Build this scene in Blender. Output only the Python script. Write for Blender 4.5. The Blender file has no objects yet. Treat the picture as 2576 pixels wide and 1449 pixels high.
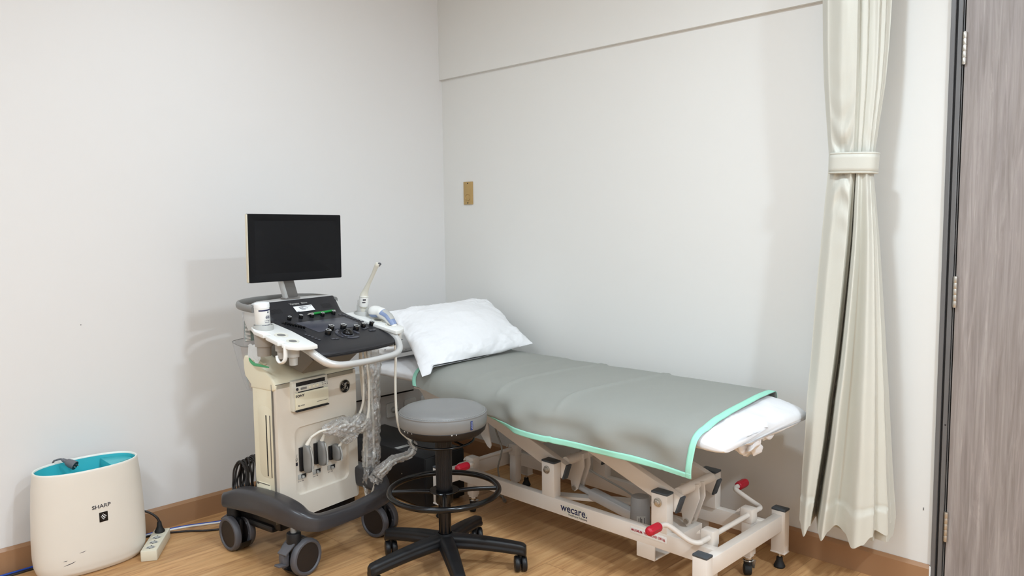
import bpy, bmesh, math, random
from math import sin, cos, pi, radians, sqrt, exp, atan2
from mathutils import Vector, Matrix, Euler, noise
random.seed(7)
SC = bpy.context.scene
COL = SC.collection
V = Vector

# ------------------------------------------------------------------ materials
def lin(h):
    h = h.lstrip('#')
    out = []
    for i in (0, 2, 4):
        c = int(h[i:i+2], 16)/255
        out.append(c/12.92 if c <= .04045 else ((c+.055)/1.055)**2.4)
    return (*out, 1)

class NT:
    def __init__(s, name):
        s.m = bpy.data.materials.new(name); s.m.use_nodes = True
        s.t = s.m.node_tree; s.n = s.t.nodes; s.l = s.t.links
        s.b = s.n['Principled BSDF']; s.out = s.n['Material Output']
        s.tc = s.n.new('ShaderNodeTexCoord')
    def new(s, typ, **kw):
        n = s.n.new(typ)
        for k, v in kw.items():
            if k in n.inputs: n.inputs[k].default_value = v
            else: setattr(n, k, v)
        return n
    def link(s, a, b): s.l.new(a, b)
    def mapping(s, scale, coord='Object'):
        mp = s.n.new('ShaderNodeMapping'); mp.inputs['Scale'].default_value = scale
        s.link(s.tc.outputs[coord], mp.inputs['Vector']); return mp
    def mix(s, fac, a, b, blend='MIX'):
        n = s.n.new('ShaderNodeMix'); n.data_type = 'RGBA'; n.blend_type = blend
        for sock, v in ((n.inputs[0], fac), (n.inputs[6], a), (n.inputs[7], b)):
            if hasattr(v, 'links'): s.link(v, sock)
            else: sock.default_value = v
        return n.outputs[2]
    def ramp(s, src, stops):
        r = s.n.new('ShaderNodeValToRGB'); e = r.color_ramp.elements
        e[0].position, e[0].color = stops[0]; e[1].position, e[1].color = stops[-1]
        for p, c in stops[1:-1]:
            k = e.new(p); k.color = c
        s.link(src, r.inputs[0]); return r.outputs[0]
    def bump(s, src, strength=.2, dist=.001):
        b = s.n.new('ShaderNodeBump'); b.inputs['Strength'].default_value = strength; b.inputs['Distance'].default_value = dist
        s.link(src, b.inputs['Height']); s.link(b.outputs[0], s.b.inputs['Normal'])

def mat(name, col, rough=.5, metal=0, var=.04, vscale=9, bump=0, bscale=200, coat=0, spec=.5, bdist=.001):
    t = NT(name)
    c = lin(col)
    nz = t.new('ShaderNodeTexNoise', Scale=vscale, Detail=3)
    t.link(t.tc.outputs['Object'], nz.inputs['Vector'])
    d = tuple(x*(1-var*2.2) for x in c[:3])+(1,)
    l = tuple(min(1, x*(1+var)) for x in c[:3])+(1,)
    t.link(t.mix(nz.outputs[0], d, l), t.b.inputs['Base Color'])
    t.b.inputs['Roughness'].default_value = rough
    t.b.inputs['Metallic'].default_value = metal
    t.b.inputs['Specular IOR Level'].default_value = spec
    t.b.inputs['Coat Weight'].default_value = coat
    if bump:
        n2 = t.new('ShaderNodeTexNoise', Scale=bscale, Detail=2)
        t.link(t.tc.outputs['Object'], n2.inputs['Vector'])
        t.bump(n2.outputs[0], bump, bdist)
    return t.m

def mat_floor():
    t = NT('wood_floor')
    br = t.new('ShaderNodeTexBrick', Scale=1.0)
    br.offset = .37
    br.inputs['Brick Width'].default_value = 1.22
    br.inputs['Row Height'].default_value = .185
    br.inputs['Mortar Size'].default_value = .0012
    br.inputs['Mortar Smooth'].default_value = .3
    br.inputs['Bias'].default_value = 0
    br.inputs['Color1'].default_value = (0, 0, 0, 1); br.inputs['Color2'].default_value = (1, 1, 1, 1)
    br.inputs['Mortar'].default_value = (.5, .5, .5, 1)
    mp = t.n.new('ShaderNodeMapping'); mp.inputs['Rotation'].default_value = (0, 0, radians(90))
    t.link(t.tc.outputs['Object'], mp.inputs['Vector']); t.link(mp.outputs[0], br.inputs['Vector'])
    # grain: noise stretched along the boards, shifted per board
    add = t.n.new('ShaderNodeVectorMath'); add.operation = 'MULTIPLY_ADD'
    t.link(br.outputs['Color'], add.inputs[0]); add.inputs[1].default_value = (3.7, 1.3, 5.1); t.link(t.tc.outputs['Object'], add.inputs[2])
    m2 = t.n.new('ShaderNodeMapping'); m2.inputs['Scale'].default_value = (60, 4.5, 1); t.link(add.outputs[0], m2.inputs['Vector'])
    g1 = t.new('ShaderNodeTexNoise', Scale=1.0, Detail=7, Roughness=.62, Distortion=.7); t.link(m2.outputs[0], g1.inputs['Vector'])
    m3 = t.n.new('ShaderNodeMapping'); m3.inputs['Scale'].default_value = (17, 1.6, 1); t.link(add.outputs[0], m3.inputs['Vector'])
    g2 = t.new('ShaderNodeTexNoise', Scale=1.0, Detail=4, Distortion=1.3); t.link(m3.outputs[0], g2.inputs['Vector'])
    c = t.ramp(g1.outputs[0], [(.25, lin('#ab7a50')), (.45, lin('#cf9e6b')), (.6, lin('#daac78')), (.78, lin('#e6bf8d'))])
    c2 = t.ramp(g2.outputs[0], [(.3, (.80, .77, .74, 1)), (.5, (.96, .95, .94, 1)), (.75, (1.0, 1.0, 1.0, 1))])
    c = t.mix(.8, c, c2, 'MULTIPLY')
    tone = t.mix(br.outputs['Color'], (.90, .89, .88, 1), (1.05, 1.03, 1.0, 1))
    c = t.mix(1.0, c, tone, 'MULTIPLY')
    c = t.mix(br.outputs['Fac'], c, lin('#9a7048'))
    t.link(c, t.b.inputs['Base Color'])
    t.b.inputs['Roughness'].default_value = .42
    t.bump(g1.outputs[0], .12, .0006)
    return t.m

def mat_door():
    t = NT('grey_wood_laminate')
    m = t.mapping((60, 60, 2.2))
    w = t.new('ShaderNodeTexNoise', Scale=1, Detail=8, Roughness=.65, Distortion=1.1); t.link(m.outputs[0], w.inputs['Vector'])
    m2 = t.mapping((11, 11, .9))
    w2 = t.new('ShaderNodeTexNoise', Scale=1, Detail=4, Distortion=2.2); t.link(m2.outputs[0], w2.inputs['Vector'])
    wv = t.new('ShaderNodeTexNoise', Scale=1.0, Detail=5, Roughness=.6, Distortion=3.2)
    m3 = t.mapping((26, 26, 1.5)); t.link(m3.outputs[0], wv.inputs['Vector'])
    c = t.ramp(w.outputs[0], [(.3, lin('#756b66')), (.5, lin('#968c87')), (.68, lin('#b0a7a1'))])
    c2 = t.ramp(w2.outputs[0], [(.35, lin('#877d77')), (.62, lin('#9d938f'))])
    c = t.mix(.4, c, c2)
    c3 = t.ramp(wv.outputs[0], [(.38, (.93, .93, .93, 1)), (.52, (1, 1, 1, 1)), (.60, (1.02, 1.02, 1.02, 1)), (.66, (1.22, 1.22, 1.22, 1))])
    c = t.mix(.75, c, c3, 'MULTIPLY')
    t.link(c, t.b.inputs['Base Color']); t.b.inputs['Roughness'].default_value = .45
    t.bump(w.outputs[0], .15, .0006)
    return t.m

def mat_wall(name, col):
    t = NT(name)
    n = t.new('ShaderNodeTexNoise', Scale=320, Detail=2); t.link(t.tc.outputs['Object'], n.inputs['Vector'])
    n2 = t.new('ShaderNodeTexNoise', Scale=1.3, Detail=3); t.link(t.tc.outputs['Object'], n2.inputs['Vector'])
    c = lin(col)
    t.link(t.mix(n2.outputs[0], tuple(x*.985 for x in c[:3])+(1,), tuple(min(1, x*1.01) for x in c[:3])+(1,)), t.b.inputs['Base Color'])
    t.b.inputs['Roughness'].default_value = .62; t.b.inputs['Specular IOR Level'].default_value = .35
    t.bump(n.outputs[0], .10, .0008)
    return t.m

def mat_cloth(name, col, rough=.8, bump=.25, bscale=7, dist=.006, weave=.1, sheen=0, spec=.3):
    t = NT(name)
    n = t.new('ShaderNodeTexNoise', Scale=bscale, Detail=5, Distortion=.6); t.link(t.tc.outputs['Object'], n.inputs['Vector'])
    n2 = t.new('ShaderNodeTexNoise', Scale=900, Detail=1); t.link(t.tc.outputs['Object'], n2.inputs['Vector'])
    c = lin(col)
    t.link(t.mix(n2.outputs[0], tuple(x*.95 for x in c[:3])+(1,), tuple(min(1, x*1.04) for x in c[:3])+(1,)), t.b.inputs['Base Color'])
    ad = t.n.new('ShaderNodeMath'); ad.operation = 'MULTIPLY_ADD'; ad.inputs[1].default_value = weave*.1
    t.link(n2.outputs[0], ad.inputs[0]); t.link(n.outputs[0], ad.inputs[2])
    t.bump(ad.outputs[0], bump, dist)
    t.b.inputs['Roughness'].default_value = rough; t.b.inputs['Specular IOR Level'].default_value = spec
    t.b.inputs['Sheen Weight'].default_value = sheen
    return t.m

def mat_plastic_film(name, tint=(1, 1, 1), haze=.24, gloss=.24, bscale=42, strength=1.0):
    """thin clear film: mostly see-through, glossy crinkles, a little milky"""
    t = NT(name)
    n = t.new('ShaderNodeTexNoise', Scale=bscale, Detail=4, Distortion=1.4); t.link(t.tc.outputs['Object'], n.inputs['Vector'])
    b = t.n.new('ShaderNodeBump'); b.inputs['Strength'].default_value = strength; b.inputs['Distance'].default_value = .012
    t.link(n.outputs[0], b.inputs['Height'])
    tr = t.n.new('ShaderNodeBsdfTransparent'); tr.inputs[0].default_value = (*tint, 1)
    gl = t.n.new('ShaderNodeBsdfGlossy'); gl.inputs['Roughness'].default_value = .09; t.link(b.outputs[0], gl.inputs['Normal'])
    df = t.n.new('ShaderNodeBsdfDiffuse'); df.inputs[0].default_value = (.86, .85, .82, 1); t.link(b.outputs[0], df.inputs['Normal'])
    lw = t.n.new('ShaderNodeLayerWeight'); lw.inputs['Blend'].default_value = .25; t.link(b.outputs[0], lw.inputs['Normal'])
    mr = t.n.new('ShaderNodeMapRange'); mr.inputs['To Min'].default_value = gloss; mr.inputs['To Max'].default_value = .6
    t.link(lw.outputs['Facing'], mr.inputs['Value'])
    m1 = t.n.new('ShaderNodeMixShader'); m1.inputs[0].default_value = haze; t.link(tr.outputs[0], m1.inputs[1]); t.link(df.outputs[0], m1.inputs[2])
    m2 = t.n.new('ShaderNodeMixShader'); t.link(mr.outputs[0], m2.inputs[0]); t.link(m1.outputs[0], m2.inputs[1]); t.link(gl.outputs[0], m2.inputs[2])
    t.link(m2.outputs[0], t.out.inputs['Surface'])
    return t.m

def mat_print(name):
    """white cotton with a sparse small grey print"""
    t = NT(name)
    v = t.new('ShaderNodeTexVoronoi', Scale=34); t.link(t.tc.outputs['Object'], v.inputs['Vector'])
    n = t.new('ShaderNodeTexNoise', Scale=60, Detail=3); t.link(t.tc.outputs['Object'], n.inputs['Vector'])
    s = t.n.new('ShaderNodeMath'); s.operation = 'ADD'; t.link(v.outputs['Distance'], s.inputs[0])
    k = t.n.new('ShaderNodeMath'); k.operation = 'MULTIPLY'; k.inputs[1].default_value = .35; t.link(n.outputs[0], k.inputs[0]); t.link(k.outputs[0], s.inputs[1])
    t.link(t.ramp(s.outputs[0], [(.30, lin('#7f8086')), (.36, lin('#efedea')), (1, lin('#f3f1ee'))]), t.b.inputs['Base Color'])
    n3 = t.new('ShaderNodeTexNoise', Scale=11, Detail=4, Distortion=1); t.link(t.tc.outputs['Object'], n3.inputs['Vector'])
    t.bump(n3.outputs[0], .5, .012); t.b.inputs['Roughness'].default_value = .85
    return t.m

M = {}
def mk():
    M['wall'] = mat_wall('painted_wall', '#e6e3e0')
    M['wall2'] = mat_wall('painted_wall_panel', '#e6e4df')
    M['ceil'] = mat_wall('painted_ceiling', '#edebe7')
    M['floor'] = mat_floor(); M['door'] = mat_door()
    M['base'] = mat('baseboard_vinyl', '#a87f5c', .35, var=.03, vscale=3)
    M['caulk'] = mat('white_caulk', '#ece9e4', .6)
    M['dframe'] = mat('door_frame_paint', '#6a6867', .38, var=.03)
    M['dark'] = mat('dark_gap', '#151313', .7)
    M['nickel'] = mat('brushed_nickel', '#c4bfb6', .32, .9)
    M['chrome'] = mat('chrome', '#cfcfcf', .15, 1)
    M['brass'] = mat('satin_brass', '#c3a36c', .38, .55, var=.05)
    M['cream'] = mat('aged_cream_plastic', '#f0e9cf', .42, var=.03, vscale=5)
    M['creamf'] = mat('cream_front_plastic', '#e8decf', .42, var=.03, vscale=5)
    M['white'] = mat('white_plastic', '#ecebe6', .38, var=.02)
    M['bone'] = mat('bone_plastic', '#dfdbcd', .45, var=.03)
    M['lgrey'] = mat('light_grey_plastic', '#b6b5b0', .45, var=.03)
    M['mgrey'] = mat('mid_grey_plastic', '#85837f', .42, var=.03)
    M['cup'] = mat('warm_grey_cup', '#a29d95', .45)
    M['arm'] = mat('monitor_arm_grey', '#7a7672', .4, .2)
    M['taupe'] = mat('taupe_plastic', '#6f6a62', .5)
    M['silver'] = mat('silver_paint', '#d4d4d2', .3, .35, var=.02)
    M['console'] = mat('black_console_plastic', '#222226', .45, bump=.08, bscale=900)
    M['glossb'] = mat('gloss_black', '#0b0b0d', .2, spec=.4)
    M['mon'] = mat('monitor_bezel', '#0d0d10', .55, spec=.2)
    M['screen'] = mat('switched_off_screen', '#16161b', .4, var=.02, spec=.22)
    M['basegrey'] = mat('charcoal_base_plastic', '#3c3a3c', .3, var=.03)
    M['black'] = mat('black_plastic', '#161618', .42, spec=.4)
    M['rubber'] = mat('black_rubber', '#141414', .65)
    M['tyre'] = mat('grey_caster_tyre', '#57565a', .5)
    M['hub'] = mat('dark_brown_caster_disc', '#241d1b', .55)
    M['key'] = mat('console_key', '#4b4b50', .5)
    M['panelgrey'] = mat('touch_panel_grey', '#45464f', .3)
    M['paper'] = mat('white_label', '#f2f2f0', .6)
    M['ink'] = mat('dark_print', '#34323a', .6)
    M['navy'] = mat('navy_print', '#232a4f', .5)
    M['teal'] = mat('teal_print', '#74a29b', .6)
    M['green'] = mat('green_pen_plastic', '#1d8a3d', .3)
    M['greenb'] = mat('green_bag_edge', '#4fa56f', .5)
    M['cable'] = mat('cream_cable', '#ebe6da', .5)
    M['bcable'] = mat('black_cable', '#221d1c', .45)
    M['blue'] = mat('blue_cable', '#1f4db0', .45)
    M['gcable'] = mat('grey_cable', '#8d8a83', .5)
    M['film'] = mat_plastic_film('clear_plastic_film')
    M['clear'] = mat_plastic_film('clear_acrylic', (.86, .86, .88), .16, .07, 3, .05)
    M['frost'] = mat_plastic_film('frosted_holder', (.9, .9, .88), .55, .08, 20, .2)
    M['couch'] = mat('couch_white_paint', '#e6ddd3', .36, var=.02)
    M['cap'] = mat('dark_grey_end_cap', '#454b50', .5)
    M['red'] = mat('red_grip_rubber', '#b8142c', .4)
    M['alu'] = mat('aluminium', '#cfcfcf', .35, .3)
    M['motor'] = mat('grey_motor_housing', '#9b9895', .5)
    M['sheet'] = mat_cloth('grey_vinyl_sheet', '#969790', .55, .22, 5, .010, .05, spec=.4)
    M['mint'] = mat_cloth('mint_binding', '#a3e2ca', .7, .3, 60, .002)
    M['wsheet'] = mat_cloth('white_cotton', '#ebe9e9', .85, .45, 9, .010)
    M['pillow'] = mat_cloth('white_pillowcase', '#f0efef', .85, .5, 8, .010)
    M['print'] = mat_print('printed_cotton')
    M['curtain'] = mat_cloth('ivory_curtain', '#d0cdc1', .48, .12, 5, .006, .05, spec=.45)
    M['stool'] = mat('grey_leatherette', '#7d7c7a', .4, var=.03, bump=.15, bscale=700)
    M['brownb'] = mat('black_brown_board', '#140f0e', .5)
    M['pur'] = mat('warm_white_plastic', '#ebe4d8', .4, var=.025, vscale=4)
    M['purrim'] = mat('white_rim_plastic', '#f2f0e6', .35)
    M['turq'] = mat('turquoise_plastic', '#3fb9c3', .35, var=.03)
    M['strip'] = mat('ivory_socket_plastic', '#e4dcc6', .4)
    M['plug'] = mat('grey_plug_rubber', '#6b6b70', .5)
    M['bluef'] = mat('blue_grey_plastic', '#8494b5', .35)
    M['tag'] = mat('blue_woven_tag', '#20336f', .7)
    M['redink'] = mat('red_print', '#b03040', .6)

# ------------------------------------------------------------------ mesh building
def frame_to(d):
    d = V(d).normalized(); up = V((0, 0, 1)) if abs(d.z) < .95 else V((1, 0, 0))
    x = up.cross(d).normalized(); y = d.cross(x)
    return Matrix((x, y, d)).transposed().to_4x4()

class MB:
    def __init__(s): s.bm = bmesh.new()
    def merge(s, b, Mx=None, mi=0):
        vm = {}
        for v in b.verts: vm[v] = s.bm.verts.new(Mx @ v.co if Mx else v.co)
        for f in b.faces:
            try:
                g = s.bm.faces.new([vm[v] for v in f.verts]); g.material_index = mi
            except ValueError: pass
        b.free()
    def box(s, c, d, bev=0, seg=2, rot=None, mi=0, taper=None):
        b = bmesh.new(); bmesh.ops.create_cube(b, size=1)
        for v in b.verts: v.co = V((v.co.x*d[0], v.co.y*d[1], v.co.z*d[2]))
        if taper:
            for v in b.verts:
                k = taper if v.co.z > 0 else 1
                v.co.x *= k; v.co.y *= k
        if bev: bmesh.ops.bevel(b, geom=b.edges[:], offset=bev, segments=seg, profile=.5, affect='EDGES')
        R = (Euler(rot).to_matrix().to_4x4() if isinstance(rot, (tuple, list)) else rot) if rot is not None else Matrix()
        s.merge(b, Matrix.Translation(V(c)) @ R, mi); return s
    def beam(s, p0, p1, w, h, bev=0, mi=0, up=(0, 0, 1)):
        p0, p1 = V(p0), V(p1); d = p1-p0; z = d.normalized(); u = V(up); x = u.cross(z).normalized(); y = z.cross(x)
        R = Matrix((x, y, z)).transposed().to_4x4()
        return s.box((p0+p1)/2, (w, h, d.length), bev, 2, R, mi)
    def cyl(s, p0, p1, r0, r1=None, n=24, mi=0, bev=0):
        r1 = r0 if r1 is None else r1
        p0, p1 = V(p0), V(p1); L = (p1-p0).length
        pr = [(0, 0), (r0, 0), (r1, L), (0, L)]
        if bev: pr = [(0, 0), (r0-bev, 0), (r0-bev*.3, bev*.3), (r0, bev), (r1, L-bev), (r1-bev*.3, L-bev*.3), (r1-bev, L), (0, L)]
        return s.lathe(pr, n, Matrix.Translation(p0) @ frame_to(p1-p0), mi)
    def lathe(s, pr, n=32, Mx=None, mi=0, mis=None, a0=0, a1=2*pi):
        Mx = Mx or Matrix(); rings = []
        full = abs(a1-a0-2*pi) < 1e-6
        for r, z in pr:
            if r < 1e-6: rings.append([s.bm.verts.new(Mx @ V((0, 0, z)))])
            else: rings.append([s.bm.verts.new(Mx @ V((r*cos(a0+(a1-a0)*i/(n if full else n-1)), r*sin(a0+(a1-a0)*i/(n if full else n-1)), z))) for i in range(n)])
        for k in range(len(rings)-1):
            A, B = rings[k], rings[k+1]; m = mis[k] if mis else mi
            for i in range(n if full else n-1):
                j = (i+1) % n
                if len(A) == 1 and len(B) == 1: continue
                if len(A) == 1: vs = [A[0], B[j], B[i]]
                elif len(B) == 1: vs = [A[i], A[j], B[0]]
                else: vs = [A[i], A[j], B[j], B[i]]
                f = s.bm.faces.new(vs); f.material_index = m
        return s
    def tube(s, pts, r, n=10, closed=False, cap=True, mi=0, smooth=0, flat=None):
        pts = [V(p) for p in pts]
        if smooth:
            pts2 = []; N = len(pts); rr = []
            rng = range(N if closed else N-1)
            for i in rng:
                if closed: p0, p1, p2, p3 = pts[(i-1) % N], pts[i], pts[(i+1) % N], pts[(i+2) % N]
                else: p0, p1, p2, p3 = pts[max(i-1, 0)], pts[i], pts[i+1], pts[min(i+2, N-1)]
                for k in range(smooth):
                    t = k/smooth
                    pts2.append(.5*((2*p1)+(p2-p0)*t+(2*p0-5*p1+4*p2-p3)*t*t+(3*p1-p0-3*p2+p3)*t**3))
                    if not isinstance(r, (int, float)): rr.append(r[i]*(1-t)+r[(i+1) % N]*t)
            if not closed:
                pts2.append(pts[-1])
                if not isinstance(r, (int, float)): rr.append(r[-1])
            if not isinstance(r, (int, float)): r = rr
            pts = pts2
        N = len(pts)
        rs = [r]*N if isinstance(r, (int, float)) else r
        T = []
        for i in range(N):
            a = pts[(i-1) % N] if closed or i > 0 else pts[i]; b = pts[(i+1) % N] if closed or i < N-1 else pts[i]
            T.append((b-a).normalized())
        up = V((0, 0, 1)) if abs(T[0].z) < .9 else V((1, 0, 0))
        x = (up - T[0]*up.dot(T[0])).normalized(); rings = []
        for i in range(N):
            x = (x - T[i]*x.dot(T[i])).normalized(); y = T[i].cross(x)
            rg = []
            for k in range(n):
                a = 2*pi*k/n; fx, fy = (1, 1) if flat is None else flat
                rg.append(s.bm.verts.new(pts[i]+rs[i]*(cos(a)*fx*x+sin(a)*fy*y)))
            rings.append(rg)
        for i in range(N if closed else N-1):
            A, B = rings[i], rings[(i+1) % N]
            for k in range(n):
                f = s.bm.faces.new([A[k], A[(k+1) % n], B[(k+1) % n], B[k]]); f.material_index = mi
        if cap and not closed:
            f = s.bm.faces.new(rings[0][::-1]); f.material_index = mi
            f = s.bm.faces.new(rings[-1]); f.material_index = mi
        return s
    def prism(s, poly, h, Mx=None, bev=0, mi=0, seg=2):
        b = bmesh.new(); vs = [b.verts.new((p[0], p[1], 0)) for p in poly]
        f = b.faces.new(vs); r = bmesh.ops.extrude_face_region(b, geom=[f])
        for v in r['geom']:
            if isinstance(v, bmesh.types.BMVert): v.co.z += h
        bmesh.ops.recalc_face_normals(b, faces=b.faces[:])
        if bev: bmesh.ops.bevel(b, geom=[e for e in b.edges if abs(e.verts[0].co.z-e.verts[1].co.z) < 1e-7], offset=bev, segments=seg, profile=.5, affect='EDGES')
        s.merge(b, Mx, mi); return s
    def grid(s, fn, nu, nv, cu=False, cv=False, mi=0, mif=None):
        P = [[s.bm.verts.new(V(fn(i/(nu if cu else nu-1), j/(nv if cv else nv-1)))) for j in range(nv)] for i in range(nu)]
        for i in range(nu if cu else nu-1):
            for j in range(nv if cv else nv-1):
                f = s.bm.faces.new([P[i][j], P[(i+1) % nu][j], P[(i+1) % nu][(j+1) % nv], P[i][(j+1) % nv]])
                f.material_index = mif(i, j) if mif else mi
        return P
    def ring_recess(s, outer, inner, depth, Mx, mi=0, mi2=None):
        """flat plate (outer loop) with a recess (inner loop) sunk by depth along -z"""
        b = bmesh.new()
        o = [b.verts.new((x, y, 0)) for x, y in outer]; i = [b.verts.new((x, y, 0)) for x, y in inner]
        es = [b.edges.new((o[k], o[(k+1) % len(o)])) for k in range(len(o))]+[b.edges.new((i[k], i[(k+1) % len(i)])) for k in range(len(i))]
        bmesh.ops.triangle_fill(b, edges=es, use_beauty=True)
        s.merge(b, Mx, mi)
        b = bmesh.new(); L = [[b.verts.new((x*1, y*1, -d)) for x, y in inner] for d in (0, depth)]
        cx = sum(p[0] for p in inner)/len(inner); cy = sum(p[1] for p in inner)/len(inner)
        for v in L[1]:
            v.co.x += (cx-v.co.x)*.02; v.co.y += (cy-v.co.y)*.02
        n = len(inner)
        for k in range(n): b.faces.new([L[0][k], L[0][(k+1) % n], L[1][(k+1) % n], L[1][k]])
        b.faces.new(L[1]); s.merge(b, Mx, mi if mi2 is None else mi2); return s
    def build(s, name, mats, parent=None, angle=38, off=None, flip=True):
        bm = s.bm
        bmesh.ops.remove_doubles(bm, verts=bm.verts[:], dist=1e-6)
        if flip: bmesh.ops.recalc_face_normals(bm, faces=bm.faces[:])
        me = bpy.data.meshes.new(name)
        if off is not None:
            for v in bm.verts: v.co -= V(off)
        bm.to_mesh(me); bm.free()
        for m in (mats if isinstance(mats, (list, tuple)) else [mats]): me.materials.append(M[m])
        for p in me.polygons: p.use_smooth = True
        me.set_sharp_from_angle(angle=radians(angle))
        o = bpy.data.objects.new(name, me); COL.objects.link(o)
        if parent is not None: o.parent = parent
        return o

def rrect(x0, x1, y0, y1, r, n=6):
    out = []
    for cx, cy, a in ((x1-r, y1-r, 0), (x0+r, y1-r, 90), (x0+r, y0+r, 180), (x1-r, y0+r, 270)):
        for k in range(n+1):
            t = radians(a+90*k/n); out.append((cx+r*cos(t), cy+r*sin(t)))
    return out

def txt(body, size, Mx, parent, m, name='lettering', align='CENTER', ext=.0003, shear=0, spacing=1, sx=1, bold=0):
    cu = bpy.data.curves.new(name, 'FONT'); cu.body = body; cu.size = size; cu.align_x = align; cu.align_y = 'CENTER'
    cu.extrude = ext; cu.shear = shear; cu.space_character = spacing; cu.resolution_u = 3; cu.offset = bold
    t = bpy.data.objects.new('tmp', cu); COL.objects.link(t)
    dg = bpy.context.evaluated_depsgraph_get()
    me = bpy.data.meshes.new_from_object(t.evaluated_get(dg)); me.name = name
    bpy.data.objects.remove(t); bpy.data.curves.remove(cu)
    me.transform(Mx @ Matrix.Diagonal((sx, 1, 1, 1)))
    me.materials.clear(); me.materials.append(M[m])
    o = bpy.data.objects.new(name, me); COL.objects.link(o); o.parent = parent
    return o

def face_M(o, right, up):
    """matrix that puts a flat xy drawing at o, x along right, y along up"""
    r = V(right).normalized(); u = V(up).normalized(); n = r.cross(u)
    u = n.cross(r).normalized()
    Mx = Matrix((r, u, n)).transposed().to_4x4(); Mx.translation = V(o); return Mx

def tag(o, label, cat, group=None, kind=None):
    o['label'] = label; o['category'] = cat
    if group: o['group'] = group
    if kind: o['kind'] = kind
    return o
def empty(name, loc, label, cat, rz=0, group=None):
    o = bpy.data.objects.new(name, None); COL.objects.link(o); o.location = loc; o.rotation_euler = (0, 0, rz)
    o.empty_display_size = .05
    return tag(o, label, cat, group)
def struct(o): o['kind'] = 'structure'; return o
def copy_tree(o, parent):
    c = o.copy(); COL.objects.link(c); c.parent = parent
    for ch in list(o.children): copy_tree(ch, c)
    return c
def lerp_keys(keys, t):
    if t <= keys[0][0]: return keys[0][1]
    for (a, va), (b, vb) in zip(keys, keys[1:]):
        if t <= b:
            k = (t-a)/(b-a) if b > a else 0
            k = k*k*(3-2*k)
            return va+(vb-va)*k
    return keys[-1][1]
def lin_keys(keys, t):
    if t <= keys[0][0]: return keys[0][1]
    for (a, va), (b, vb) in zip(keys, keys[1:]):
        if t <= b: return va+(vb-va)*(t-a)/(b-a)
    return keys[-1][1]
def fbm(p, o=3): return noise.fractal(V(p), 1.0, 2.0, o)
mk()
# ------------------------------------------------------------------ camera
cd = bpy.data.cameras.new('camera'); cam = bpy.data.objects.new('camera', cd); COL.objects.link(cam); SC.camera = cam
FPX, YAW, PIT, ROL = 1938.83, .779697, .0883654, -.0115911
fw = V((-sin(YAW)*cos(PIT), cos(YAW)*cos(PIT), -sin(PIT))); rt = V((cos(YAW), sin(YAW), 0)); upv = rt.cross(fw)
r2 = cos(ROL)*rt+sin(ROL)*upv; u2 = -sin(ROL)*rt+cos(ROL)*upv
Mc = Matrix((r2, u2, -fw)).transposed().to_4x4(); Mc.translation = V((3.45452, -2.93855, 1.35)); cam.matrix_world = Mc
cd.sensor_fit = 'HORIZONTAL'; cd.sensor_width = 36; cd.lens = FPX*36/2576; cd.clip_start = .05

# ------------------------------------------------------------------ room
X1, Y0, ZC, GZ = 4.9, -4.7, 2.75, 2.15
def wallbox(name, lo, hi, m, bev=0):
    lo, hi = V(lo), V(hi); b = MB(); b.box((lo+hi)/2, hi-lo, bev); return struct(b.build(name, m))
wallbox('floor', (-.12, Y0-.1, -.08), (X1+.1, .14, 0), 'floor')
wallbox('ceiling', (-.12, Y0-.1, ZC), (X1+.1, .14, ZC+.08), 'ceil')
wallbox('wall_left', (-.12, Y0-.1, 0), (0, .14, ZC), 'wall')
# back wall: recessed lower field up to the shadow line, upper field 2 cm proud of it; an opening for the door
DX0, DX1, DZ = 2.644, 3.62, 2.33
b = MB()
b.box((DX0/2, .07, GZ/2), (DX0, .14, GZ)); b.box((DX0/2, .06, (GZ+ZC)/2), (DX0, .16, ZC-GZ))
b.box(((DX0+DX1)/2, .07, (DZ+ZC)/2), (DX1-DX0, .14, ZC-DZ)); b.box(((DX1+X1)/2, .07, ZC/2), (X1-DX1, .14, ZC))
struct(b.build('wall_back', 'wall2'))
wallbox('wall_right', (X1, Y0-.1, 0), (X1+.1, .14, ZC), 'wall')
wallbox('wall_front', (-.12, Y0-.1, 0), (X1+.1, Y0, ZC), 'wall')
def baseboard(name, p0, p1, nrm):
    b = MB(); p0, p1 = V(p0), V(p1); d = (p1-p0); n = V(nrm)
    prof = [(0, 0), (.012, 0), (.012, .088), (.004, .1005), (0, .1005)]
    A = [b.bm.verts.new(p0+n*x+V((0, 0, z))) for x, z in prof]; B = [b.bm.verts.new(p1+n*x+V((0, 0, z))) for x, z in prof]
    for k in range(5): b.bm.faces.new([A[k], A[(k+1) % 5], B[(k+1) % 5], B[k]])
    b.bm.faces.new(A[::-1]); b.bm.faces.new(B)
    return struct(b.build(name, 'base', angle=20))
baseboard('baseboard_left', (0, 0, 0), (0, Y0, 0), (1, 0, 0))
bb = baseboard('baseboard_back', (.012, 0, 0), (DX0-.004, 0, 0), (0, -1, 0))
b = MB(); b.box((DX0-.001, -.006, .05), (.006, .014, .098), .002); b.build('white_edge_seal', 'caulk', bb)
b = MB(); b.box((2.612, -.0006, .3), (.003, .0012, .010), .0004); tag(b.build('wall_scuff', 'dframe'), 'tiny dark scuff mark low on the white wall beside the grey door', 'mark')
b = MB(); b.box((.0006, -1.955, .942), (.0012, .004, .004), .0004); tag(b.build('wall_speck', 'dframe'), 'single dark speck on the plain white wall left of the monitor', 'mark')

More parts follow.
